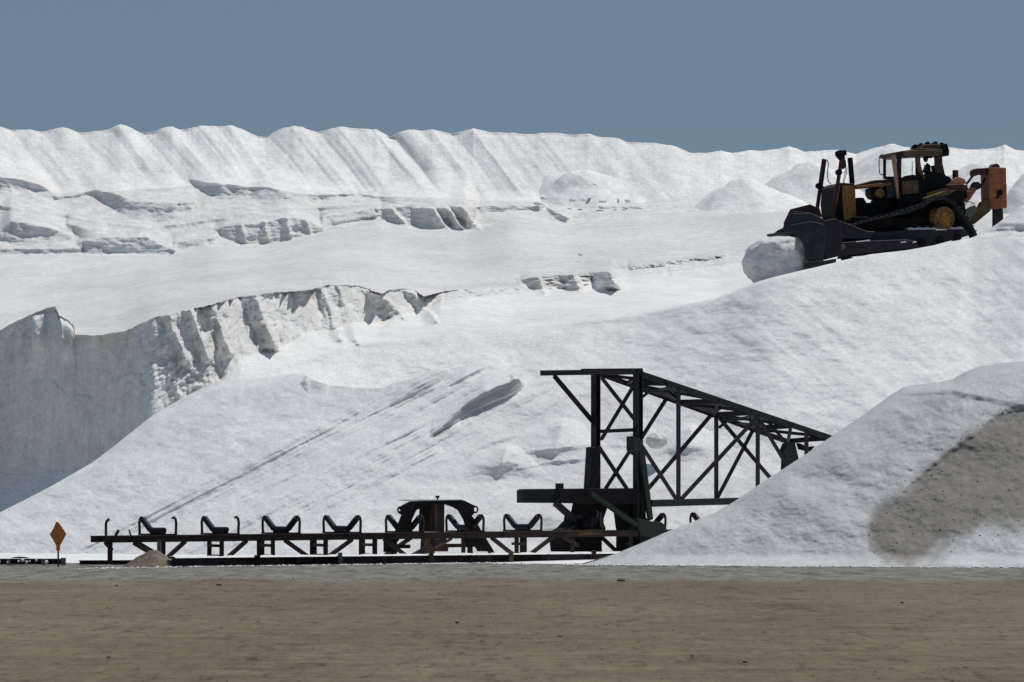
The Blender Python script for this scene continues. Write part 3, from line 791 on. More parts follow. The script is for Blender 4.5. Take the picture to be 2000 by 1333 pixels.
def mound(name, px, py_top, py_base, D0, halfw_px, mat, seed, label, group=None, lean=0.0, rough=0.1, deep=1.0, sharp=1.2, cat='salt mound'):
    """a tipped cone of loose material"""
    sc = D0 / F
    h = (py_base - py_top) * sc; rad = halfw_px * sc
    n = 56; m = 26
    th = np.linspace(0, 2 * np.pi, n, endpoint=False); rr_ = np.linspace(0, 1.25, m)
    T, Q = np.meshgrid(th, rr_)
    x = Q * np.cos(T) * rad * (1 + 0.12 * fbm(np.cos(T) * 1.5, np.sin(T) * 1.5, oct=3, seed=seed)); y = Q * np.sin(T) * rad * deep
    z = h * (1 - (np.sqrt(Q ** 2 + 0.05) - 0.2236) / (math.sqrt(1.05) - 0.2236))
    z = np.where(Q > 1, h * (1 - Q), z)
    rough = rough * 1.5
    z = z + rough * h * fbm(x / rad * 2.2 + seed, y / rad * 2.2, oct=5, gain=0.6, seed=seed)
    x = x + lean * rad * (z / h)
    if D0 > 250:
        c0_ = P(px, py_base, D0)
        tz = np.array([[terrain_z(c0_.x + x[a, b], c0_.y + y[a, b]) for b in range(n)] for a in range(m)])
        top = c0_.z + h
        zz = tz + (top - tz[0, 0]) * (z / h)
        z = np.where(z > 0, zz, tz + z) - c0_.z
    V = np.stack([x, y, z], -1).reshape(-1, 3)
    fs = []
    for i in range(m - 1):
        for j in range(n):
            j2 = (j + 1) % n
            fs.append((i * n + j, (i + 1) * n + j, (i + 1) * n + j2, i * n + j2))
    me = bpy.data.meshes.new(name); me.from_pydata(V.tolist(), [], fs)
    me.polygons.foreach_set('use_smooth', [True] * len(me.polygons)); me.materials.append(mat)
    o = bpy.data.objects.new(name, me); C.objects.link(o)
    o.location = P(px, py_base, D0)
    return tag(o, label, cat, group)

G = 'salt mounds tipped at the foot of the far ridge'
mound('salt_mound', 1138, 342, 386, 280.5, 84, M['salt_fresh'], 3, 'low salt mound against the far ridge, left of the other tipped mounds', G, -0.15, deep=0.9)
mound('salt_mound', 1462, 352, 390, 277, 108, M['salt_fresh'], 5, 'wide low salt mound with a shaded left side, left of the bulldozer lift cylinders', G, -0.1)
mound('salt_mound', 1588, 318, 396, 281, 96, M['salt_fresh'], 8, 'tall salt mound directly behind the raised lift cylinders of the bulldozer', G, -0.1)
mound('salt_mound', 1745, 286, 400, 283, 110, M['salt_fresh'], 12, 'salt mound whose top shows above the front of the bulldozer cab', G)
mound('salt_mound', 1905, 322, 410, 279, 100, M['salt_fresh'], 14, 'salt mound behind the ripper at the right', G, 0.1)
mound('salt_mound', 2010, 338, 412, 274, 70, M['salt_fresh'], 17, 'salt mound cut by the right edge of the view above the ripper', G)
mound('dirt_mound', 300, 1076, 1108, 147.6, 62, M['dirt'], 22, 'small flat topped brown dirt mound under the left end of the conveyor', None, 0.0, 0.14, 0.9, cat='dirt mound')

tag(blob('salt_lump', P(1283, 862, 176.5), 0.42, 0.4, 0.30, M['salt_cut'], 4, 0.35), 'single big salt lump seen through the lattice boom between its first two posts', 'salt lump')
tag(blob('salt_lump', P(1124, 805, 181), 0.07, 0.07, 0.1, M['stone'], 5, 0.35), 'small dark lump on the slope left of the lattice boom post', 'salt lump')
SCL = ['loose salt clod at the left end of the row below the far ridge', 'second salt clod of the row below the far ridge, behind the leftmost one',
       'flat salt clod at the foot of the low left salt mound', 'small salt clod just right of the flat one at the foot of the left mound',
       'widest flat salt clod of the row, right of the left salt mound', 'tiny upright salt clod near the right end of the row',
       'rounded salt clod at the right end of the row below the far ridge', 'small salt clod on the flank of the low left salt mound',
       'single small salt clod alone on the open plain left of the bulldozer']
for i, (x_, y_, a_, b_, d_) in enumerate([(1051, 398, 9, 4, 277), (1063, 388, 8, 3, 278), (1118, 392, 7, 4, 278), (1140, 391, 5, 3, 278), (1178, 394, 9, 3, 277.5), (1208, 393, 3, 5, 277.5), (1226, 393, 6, 4, 277.5), (1162, 361, 4, 2, 279), (1134, 498, 5, 3, 242)]):
    tag(blob('salt_clod', P(x_, y_ , d_), a_ * .028, .16, b_ * .028, M['salt_cut'], 30 + i, 0.4, 14, 9), SCL[i], 'salt clod', 'loose salt clods on the bench below the ridge')

# the roll of salt that the blade pushes
hp = blob('pushed_salt', P(1524, 507, 198.4), 1.60, 1.6, 1.24, M['salt_pushed'], 9, 0.17, 110, 64, 1.9)
for v_ in hp.data.vertices:                      # slumped: broad foot, flattened crown leaning back to the blade
    c_ = v_.co
    if c_.z < 0: c_.x *= 1.0 - 0.10 * c_.z; c_.y *= 1.0 - 0.15 * c_.z
    else: c_.z = 1.12 * math.tanh(c_.z * 1.05); c_.x += 0.22 * c_.z
tag(hp, 'rounded roll of loose salt piled up in front of the bulldozer blade', 'salt pile')

# clods on the earth in front
CL = [(1213, 1134, 16, 'flat dark clod on the grey earth strip at the foot of the right heap'),
      (428, 1142, 10, 'dark clod on the edge of the grey strip below the second idler'),
      (505, 1215, 5, 'tiny dark clod on the brown earth below the left half of the conveyor'),
      (893, 1216, 9, 'dark clod on the brown earth straight below the arched pulley frame'),
      (1094, 1243, 11, 'dark clod on the brown earth below the deck of the lattice boom'),
      (432, 1228, 6, 'small dark clod furthest left in the middle of the brown earth'),
      (228, 1144, 6, 'little dark clod on the grey strip edge between the sign and the dirt mound'),
      (1352, 1281, 8, 'dark clod near the bottom, left one of the pair below the boom tip'),
      (1455, 1293, 10, 'dark clod near the bottom, right one of the pair below the boom tip'),
      (1887, 1305, 14, 'large flat dark clod in the bottom right corner of the brown earth'),
      (1762, 1177, 6, 'small dark clod on the brown earth below the brown dirt slip'),
      (212, 1284, 8, 'dark clod near the bottom left corner of the brown earth')]
for i, (x_, y_, wpx, lb) in enumerate(CL):
    d_ = EYE * F / (y_ - HZ)
    tag(blob('earth_clod', Pz(x_, d_, 0.0), wpx * d_ / F * 0.5, wpx * d_ / F * 0.9, wpx * d_ / F * 0.22, M['stone'], 60 + i, 0.5, 12, 8), lb, 'clod', 'dark clods scattered over the brown earth')

def scatter(name, pts, mat, label, flat=0.45, cat=None):
    """many small stones in one mesh: squat, irregular six-pointed lumps"""
    base = np.array([(1, 0, 0), (0, 1, 0), (-1, 0, 0), (0, -1, 0), (0, 0, 1), (0, 0, -1)], float)
    fc_ = np.array([(0, 1, 4), (1, 2, 4), (2, 3, 4), (3, 0, 4), (1, 0, 5), (2, 1, 5), (3, 2, 5), (0, 3, 5)])
    n = len(pts); V = np.zeros((n, 6, 3)); a = RNG.rand(n) * 6.28
    for i in range(6):
        sc = pts[:, 3] * (0.7 + 0.6 * RNG.rand(n))
        bx, by, bz = base[i]
        V[:, i, 0] = pts[:, 0] + (bx * np.cos(a) - by * np.sin(a)) * sc
        V[:, i, 1] = pts[:, 1] + (bx * np.sin(a) + by * np.cos(a)) * sc
        V[:, i, 2] = pts[:, 2] + bz * sc * flat
    Fs = (fc_[None] + (np.arange(n) * 6)[:, None, None]).reshape(-1, 3)
    me = bpy.data.meshes.new(name); me.from_pydata(V.reshape(-1, 3).tolist(), [], Fs.tolist()); me.materials.append(mat)
    o = bpy.data.objects.new(name, me); C.objects.link(o)
    return tag(o, label, cat, None, 'stuff')
npt = 3600
pyv = 1112 + 225 * RNG.rand(npt); dd_ = EYE * F / (pyv - HZ)
clump = RNG.rand(npt) ** 1.0
pxv = -20 + 2040 * RNG.rand(npt)
keepm = (fbm(pxv * 0.006, pyv * 0.09, oct=4, gain=0.6, seed=201) > 0.08)
pxv, dd_ = pxv[keepm], dd_[keepm]
sz = dd_ / F * (0.6 + 2.2 * RNG.rand(len(dd_)) ** 5)
scatter('gravel', np.stack([(pxv - 1000) / F * dd_, dd_, sz * 0.1, sz], 1), M['stone'], 'fine dark gravel strewn over the brown earth', 0.4)
npt = 900
pxv = 1100 + 950 * RNG.rand(npt); dd_ = DF(pxv, 1107.0) - 0.9 - 3.0 * RNG.rand(npt) ** 2.5
sz = 0.02 + 0.07 * RNG.rand(npt) ** 4
p1_ = np.stack([(pxv - 1000) / F * dd_, dd_, sz * 0.15, sz], 1)
npt = 900
pxv = 150 + 1150 * RNG.rand(npt); dd_ = 146.2 + (pxv - 335) * 0.0196 - 0.4 - 2.0 * RNG.rand(npt) ** 2
sz = 0.015 + 0.05 * RNG.rand(npt) ** 4
p2_ = np.stack([(pxv - 1000) / F * dd_, dd_, sz * 0.1, sz], 1)
scatter('spilled_salt', np.concatenate([p1_, p2_]), M['salt_slope'], 'spilled salt crumbs along the foot of the heaps and beams', 0.6)
# crumbs of dirt and salt on the face of the right heap
npt = 1500
pxv = 1690 + 300 * RNG.rand(npt); pyv = 800 + 290 * RNG.rand(npt)
cxx = np.searchsorted(fc, pxv); okm = np.zeros(npt, bool); P3 = []
for i in range(npt):
    j = cxx[i]
    col_p = fp[fat[2]:, j]
    r_ = int(np.argmin(np.abs(col_p - pyv[i]))) + fat[2]
    if dirt[r_, j] > 0.35 and RNG.rand() < 0.25 + 0.75 * math.exp(-((pxv[i] - 1850) / 55) ** 2 - ((pyv[i] - 1015) / 40) ** 2):
        P3.append((fXx[r_, j], fD[r_, j], fZ[r_, j], 0.01 + 0.035 * RNG.rand() ** 3))
scatter('dirt_crumbs', np.array(P3), M['dirt_dark'], 'dark crumbs lying on the brown dirt slip of the right heap', 0.7)

# ------------------------------------------------------------------ conveyor frame
A0 = P(178, 1054, 150); A1 = P(1300, 1041, 168)
dv = Vector((A1.x - A0.x, A1.y - A0.y, 0)).normalized()          # along the belt
wv = Vector((-dv.y, dv.x, 0))                                     # across the belt, away from the viewer
HALF = 0.93
def on_line(o, d, px):
    """where the ground line o + t*d stands in photo column px; returns t"""
    k = (px - 1000.0) / F
    return (k * o.y - o.x) / (d.x - k * d.y)
def cpt(px, side=0.0, z=None):
    o = A0 + wv * side
    t = on_line(o, dv, px)
    p = o + dv * t
    L = (A1 - A0).length
    p.z = (A0.z + (A1.z - A0.z) * (t / L)) if z is None else z
    return p
conv = empty('conveyor', cpt(700, 0, 0), 'long rusty belt conveyor frame without belt, trough rollers along its top', 'conveyor')
for side, x0, x1 in ((-HALF, 205, 1420), (HALF, 178, 1420)):
    a = cpt(x0, side); b = cpt(x1, side)
    MB().bar(a, b, 0.07, 0.21).build('stringer', M['rust'], conv, 0.008)
    MB().bar(a + Vector((0, 0, 0.10)), b + Vector((0, 0, 0.10)), 0.16, 0.022).build('flange', M['rust'], conv)

def make_idler(wings=(1, 1), stand=True):
    """trough idler, local frame: x across the belt (minus = near side), z up from the stringer"""
    f = MB()
    f.prism([Vector((-0.97, -0.06, 0)), Vector((0.97, -0.06, 0)), Vector((0.97, 0.06, 0)), Vector((-0.97, 0.06, 0))], (0, 0, 0.05))
    for s in (-1, 1):
        pts = [(0.95, 0.05), (0.97, 0.40), (0.94, 0.52), (0.87, 0.585), (0.78, 0.565)]
        f.tube([Vector((s * x, 0, z)) for x, z in pts], 0.045, 8)
        if stand:
            f.bar(Vector((s * 0.36, 0, 0.05)), Vector((s * 0.36, 0, 0.20)), 0.06, 0.05)
    o = f.build('idler', M['rust'])
    rolls = []
    if wings[0] is not None:
        rolls.append(((-0.34, 0.15), (0.34, 0.15)))
    for s, on in ((-1, wings[0]), (1, wings[1])):
        if on: rolls.append(((s * 0.385, 0.185), (s * 0.80, 0.535)))
    for (ax, az), (bx, bz) in rolls:
        a = Vector((ax, 0, az)); b = Vector((bx, 0, bz)); d = (b - a).normalized()
        m_ = MB(); m_.cyl(a, b, 0.105, 18); m_.cyl(a - d * 0.035, b + d * 0.035, 0.022, 8)
        r = m_.build('roll', M['roll'], smooth=True); r.parent = o
    return o
def put(o, px):
    p = cpt(px, 0); p.z += 0.115
    o.parent = conv
    o.location = p - Vector(conv.location)
    o.rotation_euler = (0, 0, math.atan2(wv.y, wv.x))
full = make_idler((1, 1))
put(full, 549)
for px in (668, 790, 908, 1021, 1140, 1263, 1385):
    c = full.copy(); C.objects.link(c)
    for ch in list(full.children):
        d = ch.copy(); C.objects.link(d); d.parent = c
    put(c, px)
half = make_idler((0, 1)); put(half, 308)
half['label'] = 'idler with its near wing roll missing'
c = half.copy(); C.objects.link(c); c['label'] = 'idler with its near wing roll missing'
for ch in list(half.children):
    d = ch.copy(); C.objects.link(d); d.parent = c
put(c, 430)
# stripped station at the left end: one bent bracket and two stubs
b0 = cpt(207, 0.75); z0 = b0.z + 0.1
MB().tube([b0 + Vector((0, 0, 0.1)), b0 + Vector((0, 0, 0.5)), b0 + Vector((0.02, 0, 0.58)) , b0 + Vector((0.11, 0, 0.66))], 0.045).build('bracket', M['rust'], conv)
b0 = cpt(229, 0.3)
MB().tube([b0 + Vector((-0.06, 0, 0.1)), b0 + Vector((0.05, 0, 0.30))], 0.05).build('bracket', M['rust'], conv)
b0 = cpt(254, -0.3)
MB().tube([b0 + Vector((0.03, 0, 0.1)), b0 + Vector((-0.03, 0, 0.30))], 0.03).build('bracket', M['rust'], conv)
# legs and braces: (photo column, side, half width)
def leg(px, side, wd, z1=0.0, z_bot=0.05, mat='rust'):
    p = cpt(px, side); q = Vector((p.x, p.y, z_bot))
    MB().bar(q, p - Vector((0, 0, 0.09)), wd, 0.10).build('leg', M[mat], conv)
for px, wd in ((215, 0.16), (433, 0.15), (533, 0.14), (636, 0.16), (732, 0.17), (845, 0.15), (905, 0.15), (1009, 0.16), (1118, 0.14), (1232, 0.14)):
    leg(px, -HALF, wd)
for px, wd in ((318, 0.18), (409, 0.15), (509, 0.26), (612, 0.24), (707, 0.22), (770, 0.2), (918, 0.2), (1022, 0.26), (1152, 0.14), (1207, 0.14)):
    leg(px, HALF, wd)
def brace(pxa, za, pxb, zb, side, wd=0.13):
    a = cpt(pxa, side); b = cpt(pxb, side)
    a.z = a.z - 0.09 if za == 't' else za
    b.z = b.z - 0.09 if zb == 't' else zb
    MB().bar(a, b, 0.09, wd).build('brace', M['rust'], conv)
for a in ((262, 't', 297, 0.42, -HALF, 0.2), (205, 't', 219, 0.50, -HALF, 0.1), (362, 't', 328, 0.27, -HALF), (482, 't', 446, 0.26, -HALF), (556, 't', 600, 0.26, -HALF),
          (688, 't', 640, 0.22, -HALF), (750, 't', 792, 0.26, -HALF), (870, 't', 806, 0.24, -HALF, 0.16), (802, 't', 752, 0.24, HALF), (960, 't', 1003, 0.24, -HALF), (1080, 't', 1034, 0.24, -HALF), (1100, 't', 1130, 0.55, -HALF), (1172, 't', 1206, 0.28, HALF), (940, 't', 962, 0.24, HALF, 0.18)):
    brace(*a)
for px in (421, 521, 624, 720, 1014, 1220):
    a = cpt(px - 13, HALF); b = cpt(px + 13, -HALF); a.z = b.z = 0.62
    MB().bar(a, b, 0.08, 0.10).build('cross_tie', M['rust'], conv)
    a = cpt(px - 13, HALF); b = cpt(px + 13, -HALF); a.z = b.z = 0.28
    MB().bar(a, b, 0.08, 0.08).build('cross_tie', M['rust'], conv)
for (xa, xb, y0, side) in ((757, 800, 1068, 0.4), (876, 911, 1066, 0.4)):
    a = cpt(xa, side); b = cpt(xb, side)
    z = EYE + (HZ - y0) / F * a.y
    a.z = b.z = z
    MB().bar(a, b, 0.1, 0.13).build('cross_tie', M['rust'], conv)
# the short grey pipe that stands on the dirt mound
pp = P(311, 1078, 148.2)
tag(MB().cyl(pp - Vector((0, 0, 0.3)), pp + Vector((0, 0, 0.30)), 0.075, 14, 0.07).cyl(pp + Vector((0, 0, 0.30)), pp + Vector((0, 0, 0.37)), 0.045, 10).build('pipe_stub', M['grey_steel'], None, loc=pp, smooth=True),
    'short pale grey pipe stub standing on the dirt mound under the conveyor', 'pipe')

# ------------------------------------------------------------------ pulley frame (arched plate) over the conveyor
ac = cpt(856, 0.0, 0)
arch = empty('pulley_frame', ac, 'black arched pulley frame with ringed ends standing astride the conveyor', 'frame')
def ap(zx, zy, side=0.0):
    px = 760 + zx * 0.12755; py_ = 950 + zy * 0.12755
    o = A0 + wv * side; t = on_line(o, dv, px); p = o + dv * t
    p.z = EYE + (HZ - py_) / F * p.y
    return p
outl = [(150,330),(340,228),(560,222),(1150,216),(1330,305),(1300,330),(1290,380),(1330,395),(1270,455),(1350,560),(1420,690),(1230,690),(1180,600),(1160,520),(1075,370),(990,320),(860,275),(640,268),(420,368),(350,520),(330,690),(110,690),(210,440),(150,400),(200,370)]
for side in (-0.45, 0.35):
    MB().prism([ap(x, y, side) for x, y in outl], wv * 0.09).build('arch_plate', M['black'], arch, 0.006)
for zx, zy in ((168, 365), (1322, 358)):
    MB().ring(ap(zx, zy, -0.40), wv, 0.105, 0.03, 18, 8).build('lifting_eye', M['steel_deck'], arch, smooth=True)
MB().prism([ap(640, 235, -0.32), ap(850, 235, -0.32), ap(850, 700, -0.32), ap(625, 700, -0.32)], wv * 0.6).build('column', M['rust'], arch, 0.01)
MB().prism([ap(700, 260, -0.36), ap(735, 260, -0.36), ap(735, 690, -0.36), ap(700, 690, -0.36)], wv * 0.03).build('column_rib', M['rust_brown'], arch)
MB().prism([ap(420, 208, -0.5), ap(1120, 205, -0.5), ap(1120, 216, -0.5), ap(420, 220, -0.5)], wv * 0.95).build('top_plate', M['grey_steel'], arch)
MB().cyl(ap(740, 205, 0), ap(740, 150, 0), 0.03).cyl(ap(740, 178, 0), ap(740, 145, 0), 0.075, 10).build('bolt', M['black'], arch)
MB().prism([ap(545, 790, -0.5), ap(760, 790, -0.5), ap(640, 1040, -0.5), ap(560, 1190, -0.5), ap(520, 1190, -0.5)], wv * 0.2).build('foot', M['rust_brown'], arch)
MB().prism([ap(1190, 790, -0.1), ap(1480, 790, -0.1), ap(1610, 1000, -0.1), ap(1440, 1000, -0.1), ap(1400, 930, -0.1), ap(1190, 930, -0.1)], wv * 0.3).build('foot', M['black'], arch)
MB().bar(ap(590, 1010, -0.6), ap(960, 800, -0.6), 0.07, 0.09).build('brace', M['rust_brown'], arch)
MB().prism([ap(0, 790, 0.1), ap(180, 790, 0.1), ap(90, 900, 0.1), ap(90, 980, 0.1), ap(0, 1010, 0.1)], wv * 0.3).build('foot', M['black'], arch)
MB().prism([ap(620, 880, 0.1), ap(920, 880, 0.1), ap(900, 1000, 0.1), ap(620, 1000, 0.1)], wv * 0.25).build('base_box', M['rust'], arch)

# ------------------------------------------------------------------ low beams lying on the earth
def low_beam(px0, D0, px1, D1, h, wd, name, label, mats, clamps=(), caps=True, cat='beam'):
    a = Pz(px0, D0, 0.0); b = Pz(px1, D1, 0.0)
    mid = (a + b) / 2
    root = empty(name, mid, label, cat)
    d = (b - a).normalized(); nrm = Vector((d.y, -d.x, 0))
    L = (b - a).length; n = max(1, int(round(L / 2.6)))
    for i in range(n):
        p = a + d * (L * i / n + 0.012); q = a + d * (L * (i + 1) / n - 0.012)
        up = Vector((0, 0, h / 2)); 
        MB().hbeam(p + up, q + up, wd, h - 0.03, 0.03).build('beam_section', M[mats[i % len(mats)]], root)
    for px, w_, hh, mt in clamps:
        k = (px - 1000) / F; t = (k * a.y - a.x) / (d.x - k * d.y)
        p = a + d * t + nrm * (wd / 2 + 0.05)
        m_ = MB(); m_.bar(p, p + Vector((0, 0, hh)), w_, 0.08)
        m_.build('clamp', M[mt], root, 0.01)
    return root, a, d, L, nrm
def salt_cap(root, a, d, L, nrm, z, wd, seed, gaps):
    """a real crust of salt lying on the beam"""
    n = int(L / 0.12); rows_ = [[], [], [], []]
    for i in range(n + 1):
        p = a + d * (L * i / n)
        hgt = 0.045 + 0.02 * math.sin(i * 0.7 + seed) * math.sin(i * 0.23) + 0.012 * random.random()
        k = 0.9 + 0.2 * random.random()
        rows_[0].append(p - nrm * (wd * 0.5 * k) + Vector((0, 0, z)))
        rows_[1].append(p - nrm * (wd * 0.3) + Vector((0, 0, z + hgt)))
        rows_[2].append(p + nrm * (wd * 0.3) + Vector((0, 0, z + hgt)))
        rows_[3].append(p + nrm * (wd * 0.5 * k) + Vector((0, 0, z)))
    arr = np.array([[tuple(v) for v in r] for r in rows_])
    off = np.array(root_loc(root))
    o = grid_mesh('salt_crust', arr[..., 0] - off[0], arr[..., 1] - off[1], arr[..., 2] - off[2], M['salt_slope'], np.zeros(arr.shape[:2]))
    o.parent = root
    return o
r_, a_, d_, L_, n_ = low_beam(335, 147.0, 1330, 166.5, 0.30, 0.34, 'ground_beam', 'long dark low beam with salt along its top, lying in front of the conveyor legs', ['steel_dark', 'rust', 'black', 'steel_dark'],
    [(493, 0.2, 0.34, 'black'), (573, 0.1, 0.26, 'steel_dark'), (655, 0.14, 0.40, 'grey_steel'), (740, 0.12, 0.27, 'rust'), (833, 0.16, 0.55, 'rust_brown'), (910, 0.1, 0.28, 'steel_dark'), (989, 0.16, 0.38, 'rust_brown'), (1062, 0.1, 0.28, 'rust'), (1151, 0.16, 0.4, 'rust')])
salt_cap(r_, a_, d_, L_, n_, 0.272, 0.40, 1.0, ())
r_, a_, d_, L_, n_ = low_beam(155, 151.5, 345, 152.5, 0.17, 0.3, 'ground_beam', 'short low dark beam between the orange sign and the dirt mound', ['black', 'steel_dark'])
r_, a_, d_, L_, n_ = low_beam(-260, 152.0, 129, 152.0, 0.22, 0.3, 'ground_beam', 'low dark beam spattered with salt behind the orange diamond sign', ['steel_dark', 'black', 'steel_dark'],
    [(18, 0.1, 0.18, 'grey_steel'), (86, 0.14, 0.2, 'grey_steel'), (125, 0.16, 0.235, 'grey_steel')])
for i, (px, w_) in enumerate(((15, 0.08), (36, 0.07), (44, 0.10), (52, 0.09), (58, 0.05), (71, 0.07), (90, 0.12))):
    p = Pz(px, 151.8, 0.09 + 0.03 * (i % 3))
    MBx = MB(); MBx.cyl(p, p + Vector((0, -0.06, 0)), w_ * 0.6, 8, w_ * 0.4)
    MBx.build('salt_spatter', M['salt_slope'], r_, smooth=True)
hump = MB(); hump.prism([Pz(20, 152.3, 0.215), Pz(58, 152.3, 0.215), Pz(50, 152.3, 0.25), Pz(38, 152.3, 0.27), Pz(27, 152.3, 0.25)], (0, 0.2, 0)).build('lid', M['black'], r_)

# ------------------------------------------------------------------ diamond sign
sp = Pz(113, 147.8, 0)
sign = empty('diamond_sign', sp, 'orange diamond shaped sign on a short dark post at the far left', 'sign')
def sg(px, py_, dy=0.0): return P(px, py_, 147.8 + dy)
MB().bar(Pz(114, 147.85, -0.1), P(113, 1030, 147.85), 0.09, 0.05, (1, 0, 0)).build('post', M['rust'], sign)
pl = MB().prism([sg(109.5, 1020), sg(113.5, 1020), sg(121, 1030), sg(129.5, 1043.5), sg(122, 1058), sg(117.5, 1066), sg(117, 1076), sg(110, 1076), sg(109.5, 1066), sg(104, 1056), sg(97, 1044.5), sg(104, 1033)], (0, 0.025, 0)).build('sign_plate', M['sign'], sign, 0.004)
MB().cyl(sg(111.5, 1029), sg(111.5, 1029) + Vector((0, -0.02, 0)), 0.025, 8).build('bolt', M['grey_steel'], sign)
MB().cyl(sg(113.5, 1062), sg(113.5, 1062) + Vector((0, -0.02, 0)), 0.025, 8).build('bolt', M['grey_steel'], sign)

# ------------------------------------------------------------------ lattice boom and its base
NO = Pz(1246, 166.0, 0); NE = Pz(1623, 172.6, 0); nd = (NE - NO).normalized(); nw = Vector((-nd.y, nd.x, 0))
def TP(px, py_, off=0.0):
    """point of the vertical frame plane that is shifted by off metres across the boom"""
    o = NO + nw * off; t = on_line(o, nd, px); p = o + nd * t
    p.z = EYE + (HZ - py_) / F * p.y
    return p
FO = 2.05
boom = empty('lattice_boom', Pz(1205, 167.0, 0), 'dark green steel lattice boom on two tall posts above the conveyor', 'boom')
def mem(name, a, b, w_=0.17, offa=0.0, offb=None, mat='steel_dark', h_=None, ang=True):
    offb = offa if offb is None else offb
    p = TP(a[0], a[1], offa); q = TP(b[0], b[1], offb)
    return MB().bar(p, q, w_ if h_ is None else h_, w_).build(name, M[mat], boom, 0.006)
def angle(name, a, b, w_, offa=0.0, mat='steel_dark', thick=0.02):
    """an L section: two thin legs"""
    p = TP(a[0], a[1], offa); q = TP(b[0], b[1], offa); d = (q - p).normalized()
    u = d.cross(nw).normalized()
    m_ = MB(); m_.bar(p, q, thick, w_, u)
    m_.bar(p + u * (w_ / 2 - thick / 2) + nw * (w_ / 2), q + u * (w_ / 2 - thick / 2) + nw * (w_ / 2), w_ - thick - .004, thick, u)
    return m_.build(name, M[mat], boom)
# posts
def Hpost(px, y0, y1, off, wd=0.24, mat='steel_dark'):
    p = TP(px, y0, off); q = TP(px, y1, off); m_ = MB(); m_.hbeam(p, q, wd, wd, 0.035, nd); return m_.build('post', M[mat], boom)
Hpost(1246, 722, 1062, 0.0, 0.26, 'steel_deck'); Hpost(1163.5, 733, 960, FO, 0.25)
Hpost(1214, 722, 731, FO * .4, 0.1)
# head beam
mem('head_beam', (1058, 729), (1170, 727.5), 0.19, FO)
mem('head_beam', (1138, 726), (1252, 725), 0.20, 0.0)
mem('head_beam', (1168, 728), (1252, 726), 0.20, FO, 0.0)
angle('strut', (1082, 734), (1163, 830), 0.20, FO)
mem('tie', (1172, 843), (1240, 840), 0.13, FO, 0.0)
angle('brace', (1175, 738), (1241, 822), 0.16, 1.0); angle('brace', (1235, 758), (1175, 858), 0.16, 1.05)
angle('brace', (1170, 874), (1225, 956), 0.17, 1.0); angle('brace', (1240, 866), (1182, 956), 0.16, 1.05)
# chords
angle('chord', (1252, 731), (1625, 857), 0.22, 0.0, 'steel_green'); angle('chord', (1168, 729), (1541, 864), 0.20, FO, 'steel_dark')
mem('chord', (1272, 984), (1700, 972), 0.24, 0.0, None, 'steel_deck', 0.12)
mem('chord', (1190, 984), (1660, 972), 0.2, FO, None, 'steel_dark', 0.12)
for px, y0, y1, off in ((1325, 757, 982, 0.0), (1399, 815, 978, FO), (1480, 810, 975, 0.0), (1575, 842, 975, 0.0)):
    angle('upright', (px, y0), (px, y1), 0.21, off)
for a, b, off in (((1301, 780), (1252, 857), FO), ((1388, 812), (1266, 955), FO), ((1250, 866), (1325, 982), 0.0), ((1476, 818), (1328, 978), 0.0), ((1406, 818), (1506, 936), FO), ((1475, 832), (1400, 975), FO), ((1506, 936), (1540, 978), FO), ((1482, 818), (1575, 972), 0.0)):
    angle('brace', a, b, 0.17, off)
# lateral members between the two top chords
def chn(px): return 731 + (px - 1252) * 126 / 373.0
def chf(px): return 729 + (px - 1168) * 135 / 373.0
for pn in (1300, 1403, 1470, 1545, 1614):
    mem('cross_member', (pn - 75, chf(pn - 75) - 1), (pn, chn(pn) + 2), 0.18, FO, 0.0, 'steel_dark')
pn_ = [1252, 1300, 1403, 1470, 1545, 1614]
for i in range(5):
    a, b = pn_[i], pn_[i + 1]
    mt = 'steel_green' if i % 2 == 1 else 'steel_dark'
    mem('lateral_brace', (a - 75, chf(a - 75)), (b, chn(b)), 0.12, FO, 0.0, mt)
    mem('lateral_brace', (a, chn(a)), (b - 75, chf(b - 75)), 0.12, 0.0, FO, mt)
# gusset plates where laterals meet the chords
for (px, sd) in ((1268, 1), (1316, 0), (1345, 1), (1400, 0), (1430, 1), (1480, 0)):
    y = chn(px) if sd == 0 else chf(px); off = 0.0 if sd == 0 else FO
    p = TP(px, y, off); q = TP(px + 48, (chn if sd == 0 else chf)(px + 48), off); r = p + (nw if sd == 0 else -nw) * 1.3 + (q - p) * 0.35
    MB().prism([p, q, r], (0, 0, -0.03)).build('gusset', M['steel_dark'], boom)
# sway frames seen as green arches under the top
for px in (1325, 1480):
    t0 = TP(px, chn(px) + 6, 0.0); t1 = TP(px - 75, chf(px - 75) + 2, FO); md = (t0 + t1) / 2 - Vector((0, 0, 0.25))
    MB().tube([t0 - Vector((0, 0, 0.35)), (t0 + md) / 2 + Vector((0, 0, .05)), md + Vector((0, 0, 0.18)), (t1 + md) / 2 + Vector((0, 0, .05)), t1 - Vector((0, 0, 0.35))], 0.055).build('sway_frame', M['steel_green'], boom)
# boom tip
angle('brace', (1490, 812), (1541, 872), 0.13, 0.9, 'steel_green')
mem('tip_beam', (1539, 862), (1616, 858), 0.13, FO, 0.0)
MB().prism([TP(1537, 866, 1.2), TP(1553, 866, 1.2), TP(1562, 905, 1.2), TP(1534, 920, 1.2), TP(1535, 890, 1.2), TP(1530, 886, 1.2)], nw * 0.25).build('tip_bracket', M['steel_deck'], boom)
MB().prism([TP(1562, 866, 0.8), TP(1577, 873, 0.8), TP(1592, 872, 0.8), TP(1583, 882, 0.8), TP(1566, 878, 0.8)], nw * 0.2).build('tip_bracket', M['black'], boom)
